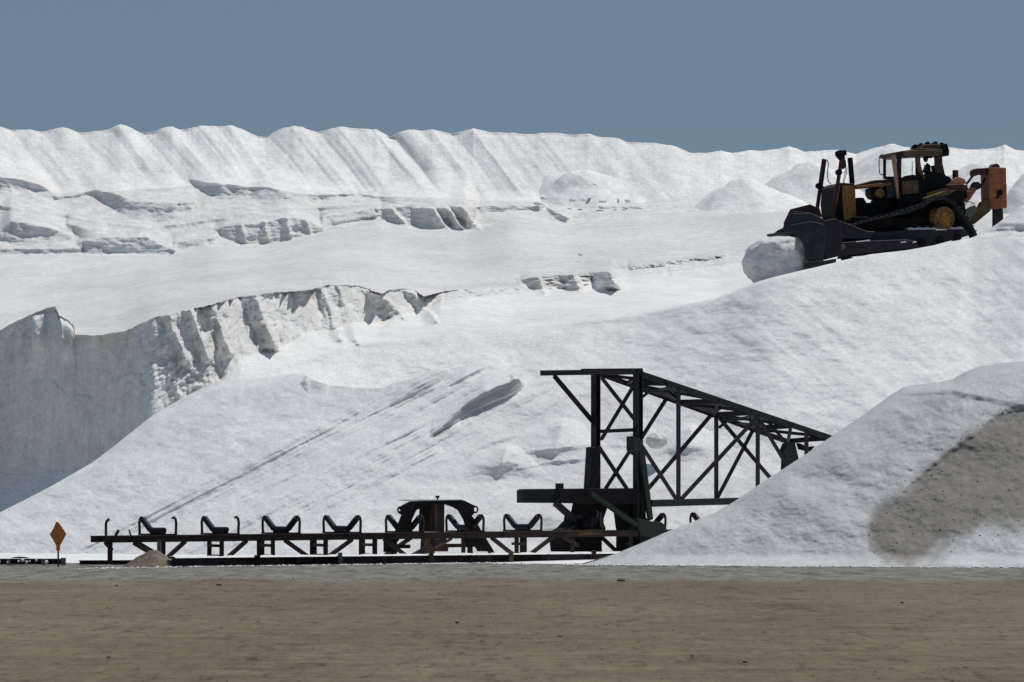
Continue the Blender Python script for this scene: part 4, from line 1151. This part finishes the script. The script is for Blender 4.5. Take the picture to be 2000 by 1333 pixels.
# knuckles on the posts
MB().prism([TP(1157, 874, 1.9), TP(1172, 872, 1.9), TP(1173, 960, 1.9), TP(1152, 960, 1.9)], nw * 0.35).build('post_sleeve', M['steel_dark'], boom, 0.01)
MB().bar(TP(1148, 893, 1.9), TP(1160, 880, 1.9), 0.08, 0.06).build('pin', M['black'], boom)
MB().prism([TP(1238, 852, -0.2), TP(1254, 860, -0.2), TP(1262, 888, -0.2), TP(1250, 890, -0.2), TP(1238, 880, -0.2)], nw * 0.4).build('knuckle', M['steel_deck'], boom, 0.01)
MB().prism([TP(1250, 886, -0.25), TP(1260, 886, -0.25), TP(1276, 1014, -0.25), TP(1268, 1018, -0.25)], nw * 0.1).build('leaning_leg', M['steel_green'], boom)
# deck between the posts
base = boom
MB().prism([TP(1019, 958, 2.0), TP(1024, 955.5, 2.0), TP(1262, 953.5, 2.0), TP(1262, 984, 2.0), TP(1019, 982.5, 2.0)], nw * 0.28).build('deck_beam', M['steel_deck'], boom, 0.01)
MB().prism([TP(1091, 955, -0.12), TP(1262, 954, -0.12), TP(1262, 986, -0.12), TP(1091, 983, -0.12)], nw * 0.24).build('deck_beam', M['black'], boom, 0.01)
MB().prism([TP(1092, 944.5, 1.9), TP(1101, 944.5, 1.9), TP(1101, 957, 1.9), TP(1092, 957, 1.9)], nw * 0.2).build('stub', M['steel_dark'], boom)
mem('strut', (1085, 983), (1136, 1028), 0.20, 0.9)
MB().prism([TP(1151, 983, 0.7), TP(1190, 983, 0.7), TP(1178, 1018, 0.7), TP(1184, 1034, 0.7), TP(1176, 1040, 0.7), TP(1176, 1078, 0.7), TP(1108, 1078, 0.7), TP(1104, 1040, 0.7), TP(1119, 1032, 0.7), TP(1133, 1018, 0.7), TP(1147, 1004, 0.7)], nw * 0.9).build('pedestal', M['black'], boom, 0.012)
MB().prism([TP(1104, 1037, -0.3), TP(1180, 1035, -0.3), TP(1180, 1045, -0.3), TP(1104, 1047, -0.3)], nw * 0.2).build('pedestal_rail', M['rust_brown'], boom)
MB().tube([TP(1166, 998, 0.6), TP(1170, 1008, 0.6), TP(1173, 1018, 0.6), TP(1173, 1030, 0.6)], 0.03).build('hose', M['grey_steel'], boom)
MB().bar(TP(1132, 995.5, 0.8), TP(1150, 994.5, 0.8), 0.025, 0.02).build('wire', M['black'], boom)
mem('diagonal_tube', (1153, 964), (1243, 1026), 0.15, -0.35, None, 'steel_green')
# discharge hopper at the second post
MB().prism([TP(1228, 984, 0.2), TP(1262, 984, 0.2), TP(1262, 1010, 0.2), TP(1272, 1030, 0.2), TP(1272, 1072, 0.2), TP(1248, 1078, 0.2), TP(1248, 1045, 0.2), TP(1232, 1035, 0.2), TP(1228, 1005, 0.2)], nw * 0.8).build('chute', M['black'], boom, 0.012)
MB().prism([TP(1244, 1012, -0.35), TP(1268, 1018, -0.35), TP(1292, 1020, -0.35), TP(1302, 1028, -0.35), TP(1302, 1040, -0.35), TP(1284, 1052, -0.35), TP(1252, 1047, -0.35)], nw * 0.5).build('hopper', M['steel_green'], boom, 0.015)
MB().prism([TP(1250, 1046, -0.3), TP(1310, 1042, -0.3), TP(1310, 1075, -0.3), TP(1250, 1085, -0.3)], nw * 1.2).build('hopper_base', M['black'], boom, 0.012)
# ------------------------------------------------------------------ bulldozer
YAW = R(18)
DX0, DY0 = (1755 - 1000) / F * 200.5, 200.5
Fw = Vector((-math.cos(YAW), -math.sin(YAW), 0)); Nv = Vector((math.sin(YAW), -math.cos(YAW), 0))
def Q(zx, zy, v=0.0):
    """point of the machine's lengthwise plane v metres towards the viewer's side, where the enlarged photo shows (zx, zy)"""
    px = 1420 + zx * 0.29; py_ = 250 + zy * 0.29
    t = (px - 1000) / F; ca, sa = math.cos(YAW), math.sin(YAW)
    u = (t * (DY0 - v * ca) - DX0 - v * sa) / (-ca + t * sa)
    p = Vector((DX0, DY0, 0)) + Fw * u + Nv * v
    p.z = EYE + (HZ - py_) / F * p.y
    return p
groundz = EYE + (HZ - 490) / F * 196.5
doz = empty('bulldozer', Vector((DX0, DY0, groundz)), 'dark weathered yellow crawler bulldozer pushing salt to the left on the crest', 'bulldozer')
def ex(name, pts, v0, v1, mat, parent=None, bevel=0.015):
    """outline at plane v0, extruded away from the viewer to plane v1"""
    return MB().prism([Q(x, y, v0) for x, y in pts], Nv * (v1 - v0)).build(name, M[mat], parent or doz, bevel)
# --- blade: curved mouldboard lofted between both ends, end plates, top spill guard
VB = 2.25
def shift(pts, dx=0, dy=0): return [(x + dx, y + dy) for x, y in pts]
prof = [(318, 705), (330, 690), (385, 668), (440, 700), (490, 755), (520, 820), (532, 890), (530, 945)]   # visible concave front edge as seen
front = [(520, 700), (560, 690)]
# near end plate
near_edge = [(530, 945), (532, 890), (520, 820), (490, 755), (440, 705), (400, 690), (360, 700)]
# mouldboard: arc in the plane of the near side, swept across the machine
S = MB()
arc = [(600, 945), (603, 890), (596, 830), (580, 775), (556, 730), (530, 700), (505, 680), (482, 676)]
offs = -210   # how far the far end stands to the left in the enlarged photo
arc_n = [Q(x + 45, y, VB) for x, y in arc]
loc_arc = []
sweep = -Nv * (2 * VB)
for i in range(len(arc_n) - 1):
    a, b = arc_n[i], arc_n[i + 1]
    nrm_ = (b - a).cross(sweep).normalized() * 0.10
    S.prism([a, b, b + nrm_, a + nrm_], sweep)
blade = S.build('blade', M['blade'], doz)
# the wide end plate on the viewer's side
ep = [(528, 890), (530, 830), (512, 770), (478, 728), (430, 703), (385, 705), (320, 706), (345, 690), (382, 672), (390, 640), (440, 560), (560, 572), (610, 590), (664, 630), (668, 700), (664, 800), (650, 885)]
MB().prism([Q(x, y, VB + 0.06) for x, y in ep], -Nv * 0.09).build('end_plate', M['blade'], blade, 0.01)
MB().prism([Q(x - 195, y + 20, -VB) for x, y in [(700, 560), (735, 600), (735, 850), (640, 880), (600, 700)]], -Nv * 0.09).build('end_plate', M['blade'], blade, 0.01)
# cutting edge and its light wear line
MB().prism([Q(522, 905, VB + 0.05), Q(650, 888, VB + 0.05), Q(655, 930, VB + 0.05), Q(522, 948, VB + 0.05)], -Nv * 0.12).build('cutting_edge', M['grey_steel'], blade)
MB().prism([Q(524, 912, VB + 0.10), Q(655, 895, VB + 0.10), Q(735, 880, VB + 0.10), Q(735, 925, VB + 0.10), Q(524, 950, VB + 0.10)], -Nv * 0.06).build('end_bit', M['steel_deck'], blade)
# ribs on the plate
for a, b in (((440, 578), (560, 575)), ((560, 575), (640, 612)), ((430, 655), (560, 630)), ((560, 630), (650, 650))):
    MB().bar(Q(*a, VB + 0.09), Q(*b, VB + 0.09), 0.05, 0.035).build('rib', M['grey_steel'], blade)
# spill guard rising at the far side, behind the near plate
MB().prism([Q(x, y, 0.6) for x, y in [(385, 640), (430, 548), (560, 515), (625, 545), (640, 600), (560, 600), (430, 620), (400, 690)]], -Nv * 0.1).build('spill_guard', M['red'], blade, 0.01)
MB().prism([Q(x, y, VB - 0.1) for x, y in [(660, 625), (740, 610), (770, 640), (775, 860), (655, 890)]], -Nv * 3.6).build('blade_back', M['steel_dark'], blade, 0.02)
MB().prism([Q(x, y, VB - 0.4) for x, y in [(755, 625), (830, 650), (940, 695), (1000, 700), (960, 745), (870, 750), (770, 745)]], -Nv * 0.35).build('tilt_brace', M['grey_steel'] if False else M['track'], doz, 0.02)
# --- push arms
for v0 in (VB - 0.25, -VB + 0.65):
    arm = MB().prism([Q(x, y, v0) for x, y in [(735, 775), (870, 765), (1200, 752), (1280, 765), (1290, 800), (735, 868)]], -Nv * 0.38).build('push_arm', M['steel_dark'], doz, 0.02)
    if v0 > 0:
        MB().cyl(Q(778, 800, v0 + 0.06), Q(778, 800, v0 - 0.02), 0.12, 16).build('trunnion_pin', M['grey_steel'], arm, smooth=True)
        MB().bar(Q(870, 768, v0 + 0.03), Q(965, 757, v0 + 0.03), 0.03, 0.05).build('wear_strip', M['salt_slope'], arm)
        for a, b in ((1170, 1205), (1250, 1275)):
            MB().bar(Q(a, 772, v0 + 0.03), Q(b, 768, v0 + 0.03), 0.03, 0.05).build('wear_strip', M['salt_slope'], arm)
# --- tracks
VT = 1.72
def tpath(v, n=64):
    """closed track loop (high sprocket, belly follows the ground)"""
    key = [(1690, 745), (1672, 700), (1640, 640), (1590, 570), (1530, 500), (1470, 470), (1400, 480), (1330, 520), (1200, 560), (1050, 600), (900, 640), (820, 670), (770, 720), (760, 800), (790, 870), (860, 888), (1100, 862), (1400, 818), (1650, 775)]
    return [Q(x, y, v) for x, y in key]
for v0, v1 in ((VT, VT - 0.62), (-VT + 0.62, -VT)):
    loop = tpath(v0); n = len(loop); cen = sum(loop, Vector((0, 0, 0))) / n
    T = MB(); sw = Nv * (v1 - v0); k = 0
    for i in range(n):
        a = loop[i]; b = loop[(i + 1) % n]
        ia = a + (cen - a).normalized() * 0.12; ib = b + (cen - b).normalized() * 0.12
        T.prism([a, b, ib, ia], sw)
    tr = T.build('track', M['track'], doz)
    # shoes with grousers: one per 0.24 m
    shoe_me = None
    pts = []; acc = 0.0
    for i in range(n):
        a = loop[i]; b = loop[(i + 1) % n]; L = (b - a).length; d = (b - a).normalized()
        s_ = acc
        while s_ < L:
            pts.append((a + d * s_, d)); s_ += 0.25
        acc = s_ - L
    for p, d in pts:
        out = (p - cen); out = (out - d * out.dot(d)).normalized()
        if shoe_me is None:
            m_ = MB(); m_.prism([Vector((-0.11, 0, 0)), Vector((0.11, 0, 0)), Vector((0.11, 0, 0.03)), Vector((-0.07, 0, 0.03)), Vector((-0.08, 0, 0.09)), Vector((-0.11, 0, 0.09))], (0, 0.64, 0))
            ob = m_.build('track_shoe', M['track']); shoe_me = ob.data
        else:
            ob = bpy.data.objects.new('track_shoe', shoe_me); C.objects.link(ob)
        ob.parent = tr
        yv = (-Nv); zv = out; xv = yv.cross(zv).normalized()
        ob.matrix_local = Matrix.Translation(p + Nv * 0.01 - root_loc(tr)) @ Matrix((xv, yv, zv)).transposed().to_4x4()
    MB().prism([Q(x, y, v0 - 0.12) for x, y in [(800, 700), (1000, 705), (1215, 690), (1400, 690), (1600, 682), (1650, 720), (1400, 790), (1100, 845), (820, 870)]], Nv * (v1 - v0 + 0.24)).build('track_frame', M['track'], doz, 0.02)
    sp_ = MB(); c0 = Q(1462, 608, v0 + 0.03); sp_.cyl(c0, c0 + Nv * (v1 - v0 - 0.06), 0.47, 26)
    so = sp_.build('sprocket', M['orange'] if False else M['yellow'], doz, 0.01, smooth=True)
    if v0 > 0:
        for i in range(10):
            t = 2 * math.pi * i / 10; e = (Fw * math.cos(t) + Vector((0, 0, 1)) * math.sin(t)) * 0.36
            MB().cyl(c0 + e + Nv * 0.03, c0 + e, 0.03, 8).build('hub_bolt', M['rust'], so)
        MB().cyl(c0 + Nv * 0.10, c0, 0.19, 18, 0.22).build('hub', M['yellow'], so, smooth=True)
        MB().ring(c0 + Nv * 0.01, Nv, 0.45, 0.035, 30, 6).build('rim', M['rust_brown'], so, smooth=True)
    for zx, zy in ((1560, 735), (1440, 755), (1320, 772), (1200, 790), (1080, 808), (960, 825)):
        c1 = Q(zx, zy, v0 + 0.01)
        MB().cyl(c1, c1 + Nv * (v1 - v0 - 0.02), 0.15, 14).build('roller', M['black'], doz, smooth=True)
    c1 = Q(850, 790, v0 + 0.02); MB().cyl(c1, c1 + Nv * (v1 - v0 - 0.04), 0.42, 20).build('idler_wheel', M['black'], doz, smooth=True)
    # salt lying on the frame
    if v0 > 0:
        a = Q(1215, 686, v0 - 0.06); b = Q(1590, 680, v0 - 0.06); nseg = 24; arr = np.zeros((4, nseg + 1, 3))
        for i in range(nseg + 1):
            p = a.lerp(b, i / nseg); hh = 0.06 + 0.05 * math.sin(i * 0.9) ** 2
            for r_i, (o1, o2) in enumerate(((-0.45, 0), (-0.3, hh), (-0.05, hh), (0.1, -0.02))):
                arr[r_i, i] = p + Nv * o1 + Vector((0, 0, o2))
        off = np.array(root_loc(doz))
        so2 = grid_mesh('salt_drift', arr[..., 0] - off[0], arr[..., 1] - off[1], arr[..., 2] - off[2], M['salt_slope'], np.zeros(arr.shape[:2])); so2.parent = doz
# --- hull, engine, radiator guard
ex('radiator_guard', [(724, 405), (760, 378), (860, 380), (865, 445), (870, 640), (760, 655), (724, 590), (716, 500)], 0.75, -0.75, 'black')
ex('guard_side_plate', [(775, 385), (862, 388), (865, 440), (872, 610), (790, 630), (778, 500)], 0.80, 0.76, 'yellow')
ex('guard_side_plate', [(718, 390), (765, 382), (740, 520), (716, 610), (705, 560), (722, 450)], 0.80, 0.76, 'yellow')
ex('guard_top', [(726, 396), (768, 370), (860, 375), (860, 388), (770, 388), (730, 405)], 0.8, -0.8, 'red')
ex('engine_block', [(862, 500), (880, 470), (920, 470), (940, 505), (1020, 500), (1030, 480), (1140, 470), (1150, 690), (860, 690)], 0.5, -0.5, 'black')
ex('hood', [(850, 390), (1000, 352), (1110, 346), (1110, 388), (1000, 400), (865, 412)], 0.7, 0.1, 'red')
ex('hood_panel', [(870, 392), (1105, 366), (1105, 386), (872, 410)], 0.74, 0.71, 'yellow')
ex('air_cleaner', [(968, 405), (1075, 395), (1080, 480), (1020, 485), (985, 475), (966, 445)], 0.35, -0.3, 'black')
c0 = Q(1032, 440, 0.62); MB().cyl(c0, c0 - Nv * 0.3, 0.20, 20).build('turbo_cover', M['yellow'], doz, smooth=True)
ex('main_hull', [(1165, 335), (1460, 300), (1500, 350), (1610, 390), (1620, 470), (1500, 560), (1400, 700), (1060, 720), (880, 700), (880, 640), (1150, 600)], 0.95, -0.95, 'black')
ex('belly_guard', [(860, 600), (1060, 600), (1400, 600), (1400, 760), (860, 800)], 1.2, -1.2, 'black')
ex('fender', [(1340, 470), (1470, 425), (1540, 420), (1500, 450), (1350, 500)], 1.62, 1.1, 'rust_brown')
ex('body_panel', [(1345, 440), (1460, 405), (1500, 400), (1505, 425), (1400, 445), (1350, 468)], 0.99, 0.96, 'yellow')
ex('side_cover', [(1180, 360), (1290, 352), (1290, 440), (1180, 450)], 0.99, 0.96, 'rust_brown')
MB().bar(Q(1262, 385, 1.02), Q(1262, 415, 1.02), 0.05, 0.04).build('door_handle', M['grey_steel'], doz)
ex('fender', [(1170, 560), (1330, 505), (1350, 515), (1180, 575)], 1.62, 1.1, 'black')
ex('fuel_tank', [(1480, 380), (1620, 385), (1625, 420), (1500, 430)], 1.0, -0.9, 'red')
ex('seat_deck', [(1515, 350), (1560, 330), (1600, 345), (1615, 372), (1550, 385), (1480, 386)], 0.95, 0.5, 'fender')
MB().bar(Q(1470, 385, 1.0), Q(1600, 378, 1.0), 0.05, 0.05).build('handrail', M['fender'], doz)
c0 = Q(1538, 345, 0.6); MB().cyl(c0, Q(1538, 286, 0.6), 0.13, 16).build('filler_cap', M['red'], doz, smooth=True)
ex('rear_step', [(1440, 310), (1500, 330), (1515, 352), (1490, 385), (1440, 350)], 0.9, -0.4, 'black')
# --- lift cylinders with hoses
def lift(v, top, bot, knuck, mat, r=0.11):
    a = Q(*top, v); b = Q(*bot, v)
    mid_ = a.lerp(b, 0.55)
    o = MB().cyl(a, mid_, r, 16).build('lift_cylinder', M[mat], doz, smooth=True)
    MB().cyl(mid_, b, r * 0.8, 14).build('piston_rod', M['red'], o, smooth=True)
    k_ = Q(*knuck, v); MB().cyl(k_ + Nv * 0.1, k_ - Nv * 0.1, 0.13, 14).build('trunnion', M['black'], o, smooth=True)
    return o
lift(-1.05, (655, 212), (605, 560), (618, 392), 'red')
lift(0.95, (772, 200), (712, 600), (752, 300), 'red', 0.085)
ex('cylinder_head', [(733, 165), (750, 152), (803, 150), (808, 185), (795, 180), (795, 215), (765, 220), (750, 205), (735, 185)], 1.02, 0.88, 'black', None, 0.01)
ex('cylinder_yoke', [(760, 205), (800, 215), (805, 262), (785, 280), (765, 260)], 0.9, 0.8, 'red', None, 0.01)
c0 = Q(828, 202, 0.5); MB().cyl(c0, Q(843, 378, 0.5), 0.115, 16).build('exhaust_stack', M['black'], doz, smooth=True)
MB().tube([Q(676, 215, -1.05), Q(682, 240, -1.05), Q(678, 290, -1.05), Q(676, 330, -1.05), Q(684, 365, -1.0), Q(700, 380, -0.9)], 0.022).build('hose', M['black'], doz, smooth=True)
for dx in (0, 9):
    MB().tube([Q(806 - dx, 265, 0.9), Q(806 - dx, 300, 0.9), Q(798 - dx, 330, 0.9), Q(790 - dx, 360, 0.9), Q(788, 378, 0.9)], 0.014).build('hose', M['black'], doz, smooth=True)
MB().bar(Q(600, 392, -1.05), Q(655, 405, -0.8), 0.12, 0.12).build('cylinder_mount', M['black'], doz)
# --- cab with rollover bar
VC = 0.92
cab = ex('cab_floor', [(1150, 332), (1300, 345), (1460, 325), (1460, 352), (1150, 352)], VC, -VC, 'black')
def post(pts, v, th, mat): return ex('cab_post', pts, v, v - th, mat, cab, 0.008)
post([(1146, 180), (1176, 180), (1174, 335), (1146, 335)], VC, 0.10, 'steel_dark')                       # near front
post([(1108, 188), (1136, 188), (1150, 330), (1160, 470), (1150, 480), (1128, 340)], VC + 0.08, 0.07, 'fender')      # slanting grab rail
post([(1278, 150), (1300, 150), (1304, 240), (1318, 300), (1338, 340), (1326, 350), (1296, 300), (1276, 240)], VC + 0.04, 0.09, 'rust_brown')
post([(1272, 190), (1290, 190), (1312, 330), (1274, 330)], VC - 0.05, 0.10, 'steel_dark')
post([(1402, 160), (1448, 160), (1452, 240), (1466, 300), (1470, 345), (1404, 345)], VC, 0.14, 'red')     # near rear
FS = 86
post([(1056 + 0, 180), (1072 + 0, 180), (1072 + 0, 335), (1056 + 0, 335)], -VC + 0.1, 0.10, 'steel_dark')
post([(1366 - 10, 180), (1378 - 10, 180), (1378 - 10, 335), (1366 - 10, 335)], -VC + 0.1, 0.10, 'steel_dark') if False else None
ex('sill', [(1056, 328), (1150, 328), (1150, 345), (1056, 345)], -VC + 0.1, -VC, 'black', cab)
ex('cab_roof', [(1136, 178), (1148, 162), (1180, 155), (1230, 152), (1290, 148), (1300, 175), (1280, 190), (1200, 196), (1146, 190)], VC, -VC, 'red', cab, 0.02)
ex('roof_side', [(1190, 158), (1290, 150), (1400, 150), (1440, 160), (1440, 188), (1330, 186), (1290, 188), (1190, 188)], VC + 0.10, VC + 0.02, 'rust_brown', cab)
ex('canopy', [(1268, 140), (1300, 135), (1330, 140), (1450, 145), (1452, 185), (1330, 186), (1290, 190), (1268, 152)], VC - 0.02, -VC + 0.2, 'red', cab, 0.02)
MB().tube([Q(1056, 182, -VC), Q(1035, 184, -VC), Q(1026, 196, -VC), Q(1023, 250, -VC), Q(1027, 305, -VC), Q(1038, 315, -VC), Q(1058, 317, -VC)], 0.022).build('mirror_frame', M['black'], cab, smooth=True)
MB().bar(Q(1247, 225, 0.2), Q(1247, 318, 0.2), 0.03, 0.03).build('control_lever', M['black'], cab)
ex('dashboard', [(1215, 335), (1232, 318), (1262, 315), (1285, 335)], 0.4, -0.3, 'black', cab)
# panes
for pts, v in (([(1178, 192), (1276, 188), (1276, 330), (1178, 330)], VC - 0.03), ([(1316, 188), (1400, 186), (1400, 320), (1330, 330)], VC - 0.03)):
    MB().prism([Q(x, y, v) for x, y in pts], -Nv * 0.006).build('window_pane', M['glass'], cab)
# clutter on the roof: air conditioner, lamps, brackets
ex('air_conditioner', [(1290, 138), (1330, 112), (1420, 108), (1450, 118), (1450, 148), (1290, 150)], 0.5, -0.5, 'rust_brown', cab, 0.03)
ex('lamp_housing', [(1455, 112), (1482, 104), (1498, 150), (1496, 188), (1462, 190), (1445, 172)], 0.7, -0.5, 'black', cab, 0.02)
for i, (zx, zy, r_, mt) in enumerate(((1262, 128, 0.11, 'black'), (1300, 120, 0.12, 'rust_brown'), (1345, 110, 0.11, 'black'), (1372, 116, 0.09, 'grey_steel'), (1398, 110, 0.12, 'black'), (1440, 118, 0.12, 'black'), (1325, 128, 0.1, 'black'))):
    c0 = Q(zx, zy, 0.3); MB().cyl(c0 + Nv * 0.12, c0 - Nv * 0.12, r_, 10, r_ * 0.7).build('work_lamp', M[mt], cab, 0.01, smooth=True)
MB().bar(Q(1235, 138, 0.3), Q(1450, 122, 0.3), 0.06, 0.06).build('lamp_rail', M['black'], cab)
ex('light_bracket', [(1335, 186), (1370, 192), (1395, 186), (1380, 205), (1350, 203)], 0.3, 0.2, 'black', cab, 0.01)
# --- ripper
ex('ripper_box', [(1762, 268), (1880, 268), (1884, 540), (1768, 548)], 0.55, -0.35, 'orange')
ex('box_side', [(1762, 262), (1790, 262), (1790, 545), (1764, 545)], 0.60, 0.56, 'yellow')
ex('box_band', [(1762, 370), (1884, 376), (1884, 470), (1766, 470)], 0.58, 0.556, 'orange')
ex('box_foot', [(1772, 478), (1884, 470), (1886, 536), (1775, 540)], 0.61, 0.585, 'orange')
c0 = Q(1803, 268, 0.3); MB().cyl(c0 + Nv * 0.2, c0 - Nv * 0.3, 0.16, 16).build('pivot_boss', M['red'], doz, smooth=True)
c0 = Q(1836, 438, 0.59); MB().cyl(c0 + Nv * 0.05, c0 - Nv * 0.01, 0.13, 14).build('pin_boss', M['black'], doz, smooth=True)
MB().bar(Q(1836, 445, 0.63), Q(1820, 470, 0.63), 0.09, 0.05).build('pin_lock', M['black'], doz)
ex('ripper_shank', [(1796, 540), (1858, 540), (1866, 700), (1790, 714), (1796, 650)], 0.2, 0.02, 'steel_dark')
ex('upper_arm', [(1655, 285), (1680, 274), (1770, 268), (1772, 300), (1730, 318), (1700, 315), (1660, 330), (1650, 310)], 0.5, 0.2, 'red')
ex('upper_arm', [(1655, 285), (1680, 274), (1770, 268), (1772, 300), (1730, 318), (1700, 315), (1660, 330), (1650, 310)], -0.1, -0.4, 'red')
MB().cyl(Q(1660, 318, 0.35), Q(1612, 380, 0.35), 0.05, 12).build('ripper_cylinder', M['black'], doz, smooth=True)
MB().cyl(Q(1740, 340, 0.35), Q(1716, 385, 0.35), 0.05, 12).build('ripper_cylinder', M['black'], doz, smooth=True)
ex('ripper_link', [(1660, 375), (1690, 362), (1720, 385), (1715, 405), (1680, 420), (1640, 480), (1600, 480), (1640, 430)], 0.45, 0.15, 'red')
ex('ripper_bracket', [(1500, 425), (1640, 425), (1660, 400), (1680, 420), (1640, 480), (1620, 500), (1560, 480), (1500, 450)], 0.6, -0.3, 'orange')
ex('lower_arm', [(1768, 478), (1775, 560), (1665, 650), (1640, 640), (1610, 590), (1700, 530), (1715, 500)], 0.55, 0.25, 'rust_brown')
ex('lower_arm', [(1768, 478), (1775, 560), (1665, 650), (1640, 640), (1610, 590), (1700, 530), (1715, 500)], -0.15, -0.45, 'rust_brown')
ex('arm_guard', [(1588, 560), (1640, 530), (1672, 520), (1690, 560), (1650, 600), (1600, 600)], 0.64, 0.58, 'grey_steel')
ex('rear_frame', [(1540, 480), (1600, 500), (1610, 560), (1600, 620), (1650, 660), (1600, 690), (1540, 600)], 0.95, -0.8, 'black')
MB().tube([Q(1600, 525, 0.66), Q(1615, 500, 0.66), Q(1640, 498, 0.66), Q(1655, 515, 0.66), Q(1668, 505, 0.66)], 0.02).build('hose', M['black'], doz, smooth=True)
MB().tube([Q(1655, 395, 0.5), Q(1650, 375, 0.5), Q(1665, 365, 0.5), Q(1680, 375, 0.5)], 0.02).build('hose', M['black'], doz, smooth=True)

# --- driver: one skinned figure seated facing the blade
def human(name, joints, links, radii, mat, root_i, loc):
    me = bpy.data.meshes.new(name)
    me.from_pydata([tuple(Vector(j) - Vector(loc)) for j in joints], links, [])
    o = bpy.data.objects.new(name, me); C.objects.link(o); o.location = loc
    me.materials.append(mat)
    sk = o.modifiers.new('skin', 'SKIN')
    if not me.skin_vertices: me.skin_vertices.new()
    for i, r_ in enumerate(radii):
        me.skin_vertices[0].data[i].radius = (r_, r_)
        me.skin_vertices[0].data[i].use_root = (i == root_i)
    sb = o.modifiers.new('sub', 'SUBSURF'); sb.levels = 1; sb.render_levels = 2
    sk.use_smooth_shade = True
    return o
seat = Q(1345, 345, 0.1); U = Vector((0, 0, 1))
hd = Q(1338, 214, 0.1)
hip = Vector((hd.x, hd.y, hd.z)) - U * 0.78 - Fw * 0.08
chest = hip + U * 0.42 - Fw * 0.02; neck = hip + U * 0.56; skull = hd
Js = [hip, chest, neck, neck + U * 0.08 + Fw * 0.02,
      chest + U * 0.08 + Nv * 0.19, chest + U * -0.16 + Nv * 0.24 + Fw * 0.12, chest + U * -0.2 + Nv * 0.2 + Fw * 0.36,
      chest + U * 0.08 - Nv * 0.19, chest + U * -0.16 - Nv * 0.24 + Fw * 0.12, chest + U * -0.2 - Nv * 0.2 + Fw * 0.36,
      hip + Nv * 0.11 + Fw * 0.08, hip + Nv * 0.13 + Fw * 0.46 + U * 0.05, hip + Nv * 0.13 + Fw * 0.55 - U * 0.38,
      hip - Nv * 0.11 + Fw * 0.08, hip - Nv * 0.13 + Fw * 0.46 + U * 0.05, hip - Nv * 0.13 + Fw * 0.55 - U * 0.38]
lk = [(0, 1), (1, 2), (2, 3), (1, 4), (4, 5), (5, 6), (1, 7), (7, 8), (8, 9), (0, 10), (10, 11), (11, 12), (0, 13), (13, 14), (14, 15)]
man = human('person', Js, lk, [0.15, 0.17, 0.07, 0.055, 0.08, 0.055, 0.045, 0.08, 0.055, 0.045, 0.1, 0.075, 0.055, 0.1, 0.075, 0.055], M['cloth'], 0, tuple(hip))
tag(man, 'person in dark clothes seated inside the bulldozer cab facing the blade', 'person')
hb = blob('head', skull - Vector(man.location), 0.10, 0.085, 0.125, M['skin'], 2, 0.03, 20, 14); hb.parent = man
hb.rotation_euler = (0, 0, math.atan2(Fw.y, Fw.x))
MBn = MB(); MBn.cyl(skull + Fw * 0.09 - U * 0.01, skull + Fw * 0.13 - U * 0.025, 0.018, 8, 0.008); nn = MBn.build('nose', M['skin'], man)
hat = blob('hat', skull + U * 0.045 - Vector(man.location), 0.115, 0.10, 0.10, M['black'], 3, 0.03, 20, 12); hat.parent = man
MB().prism([Q(1352, 190, 0.3), Q(1372, 195, 0.3), Q(1385, 300, 0.3), Q(1400, 345, 0.3), Q(1340, 345, 0.3), Q(1355, 300, 0.3)], -Nv * 0.4).build('seat_back', M['black'], cab, 0.02) if False else None
ex('seat_back', [(1352, 245), (1368, 250), (1378, 345), (1352, 345)], 0.32, -0.12, 'black', cab, 0.02)
ex('seat_cushion', [(1290, 330), (1375, 325), (1378, 348), (1290, 348)], 0.32, -0.12, 'black', cab, 0.02)
c0 = Q(1385, 255, 0.35); MB().cyl(c0, Q(1390, 300, 0.35), 0.09, 12, 0.07).cyl(Q(1388, 295, 0.35), Q(1384, 345, 0.35), 0.12, 12).build('extinguisher', M['black'], cab, smooth=True)
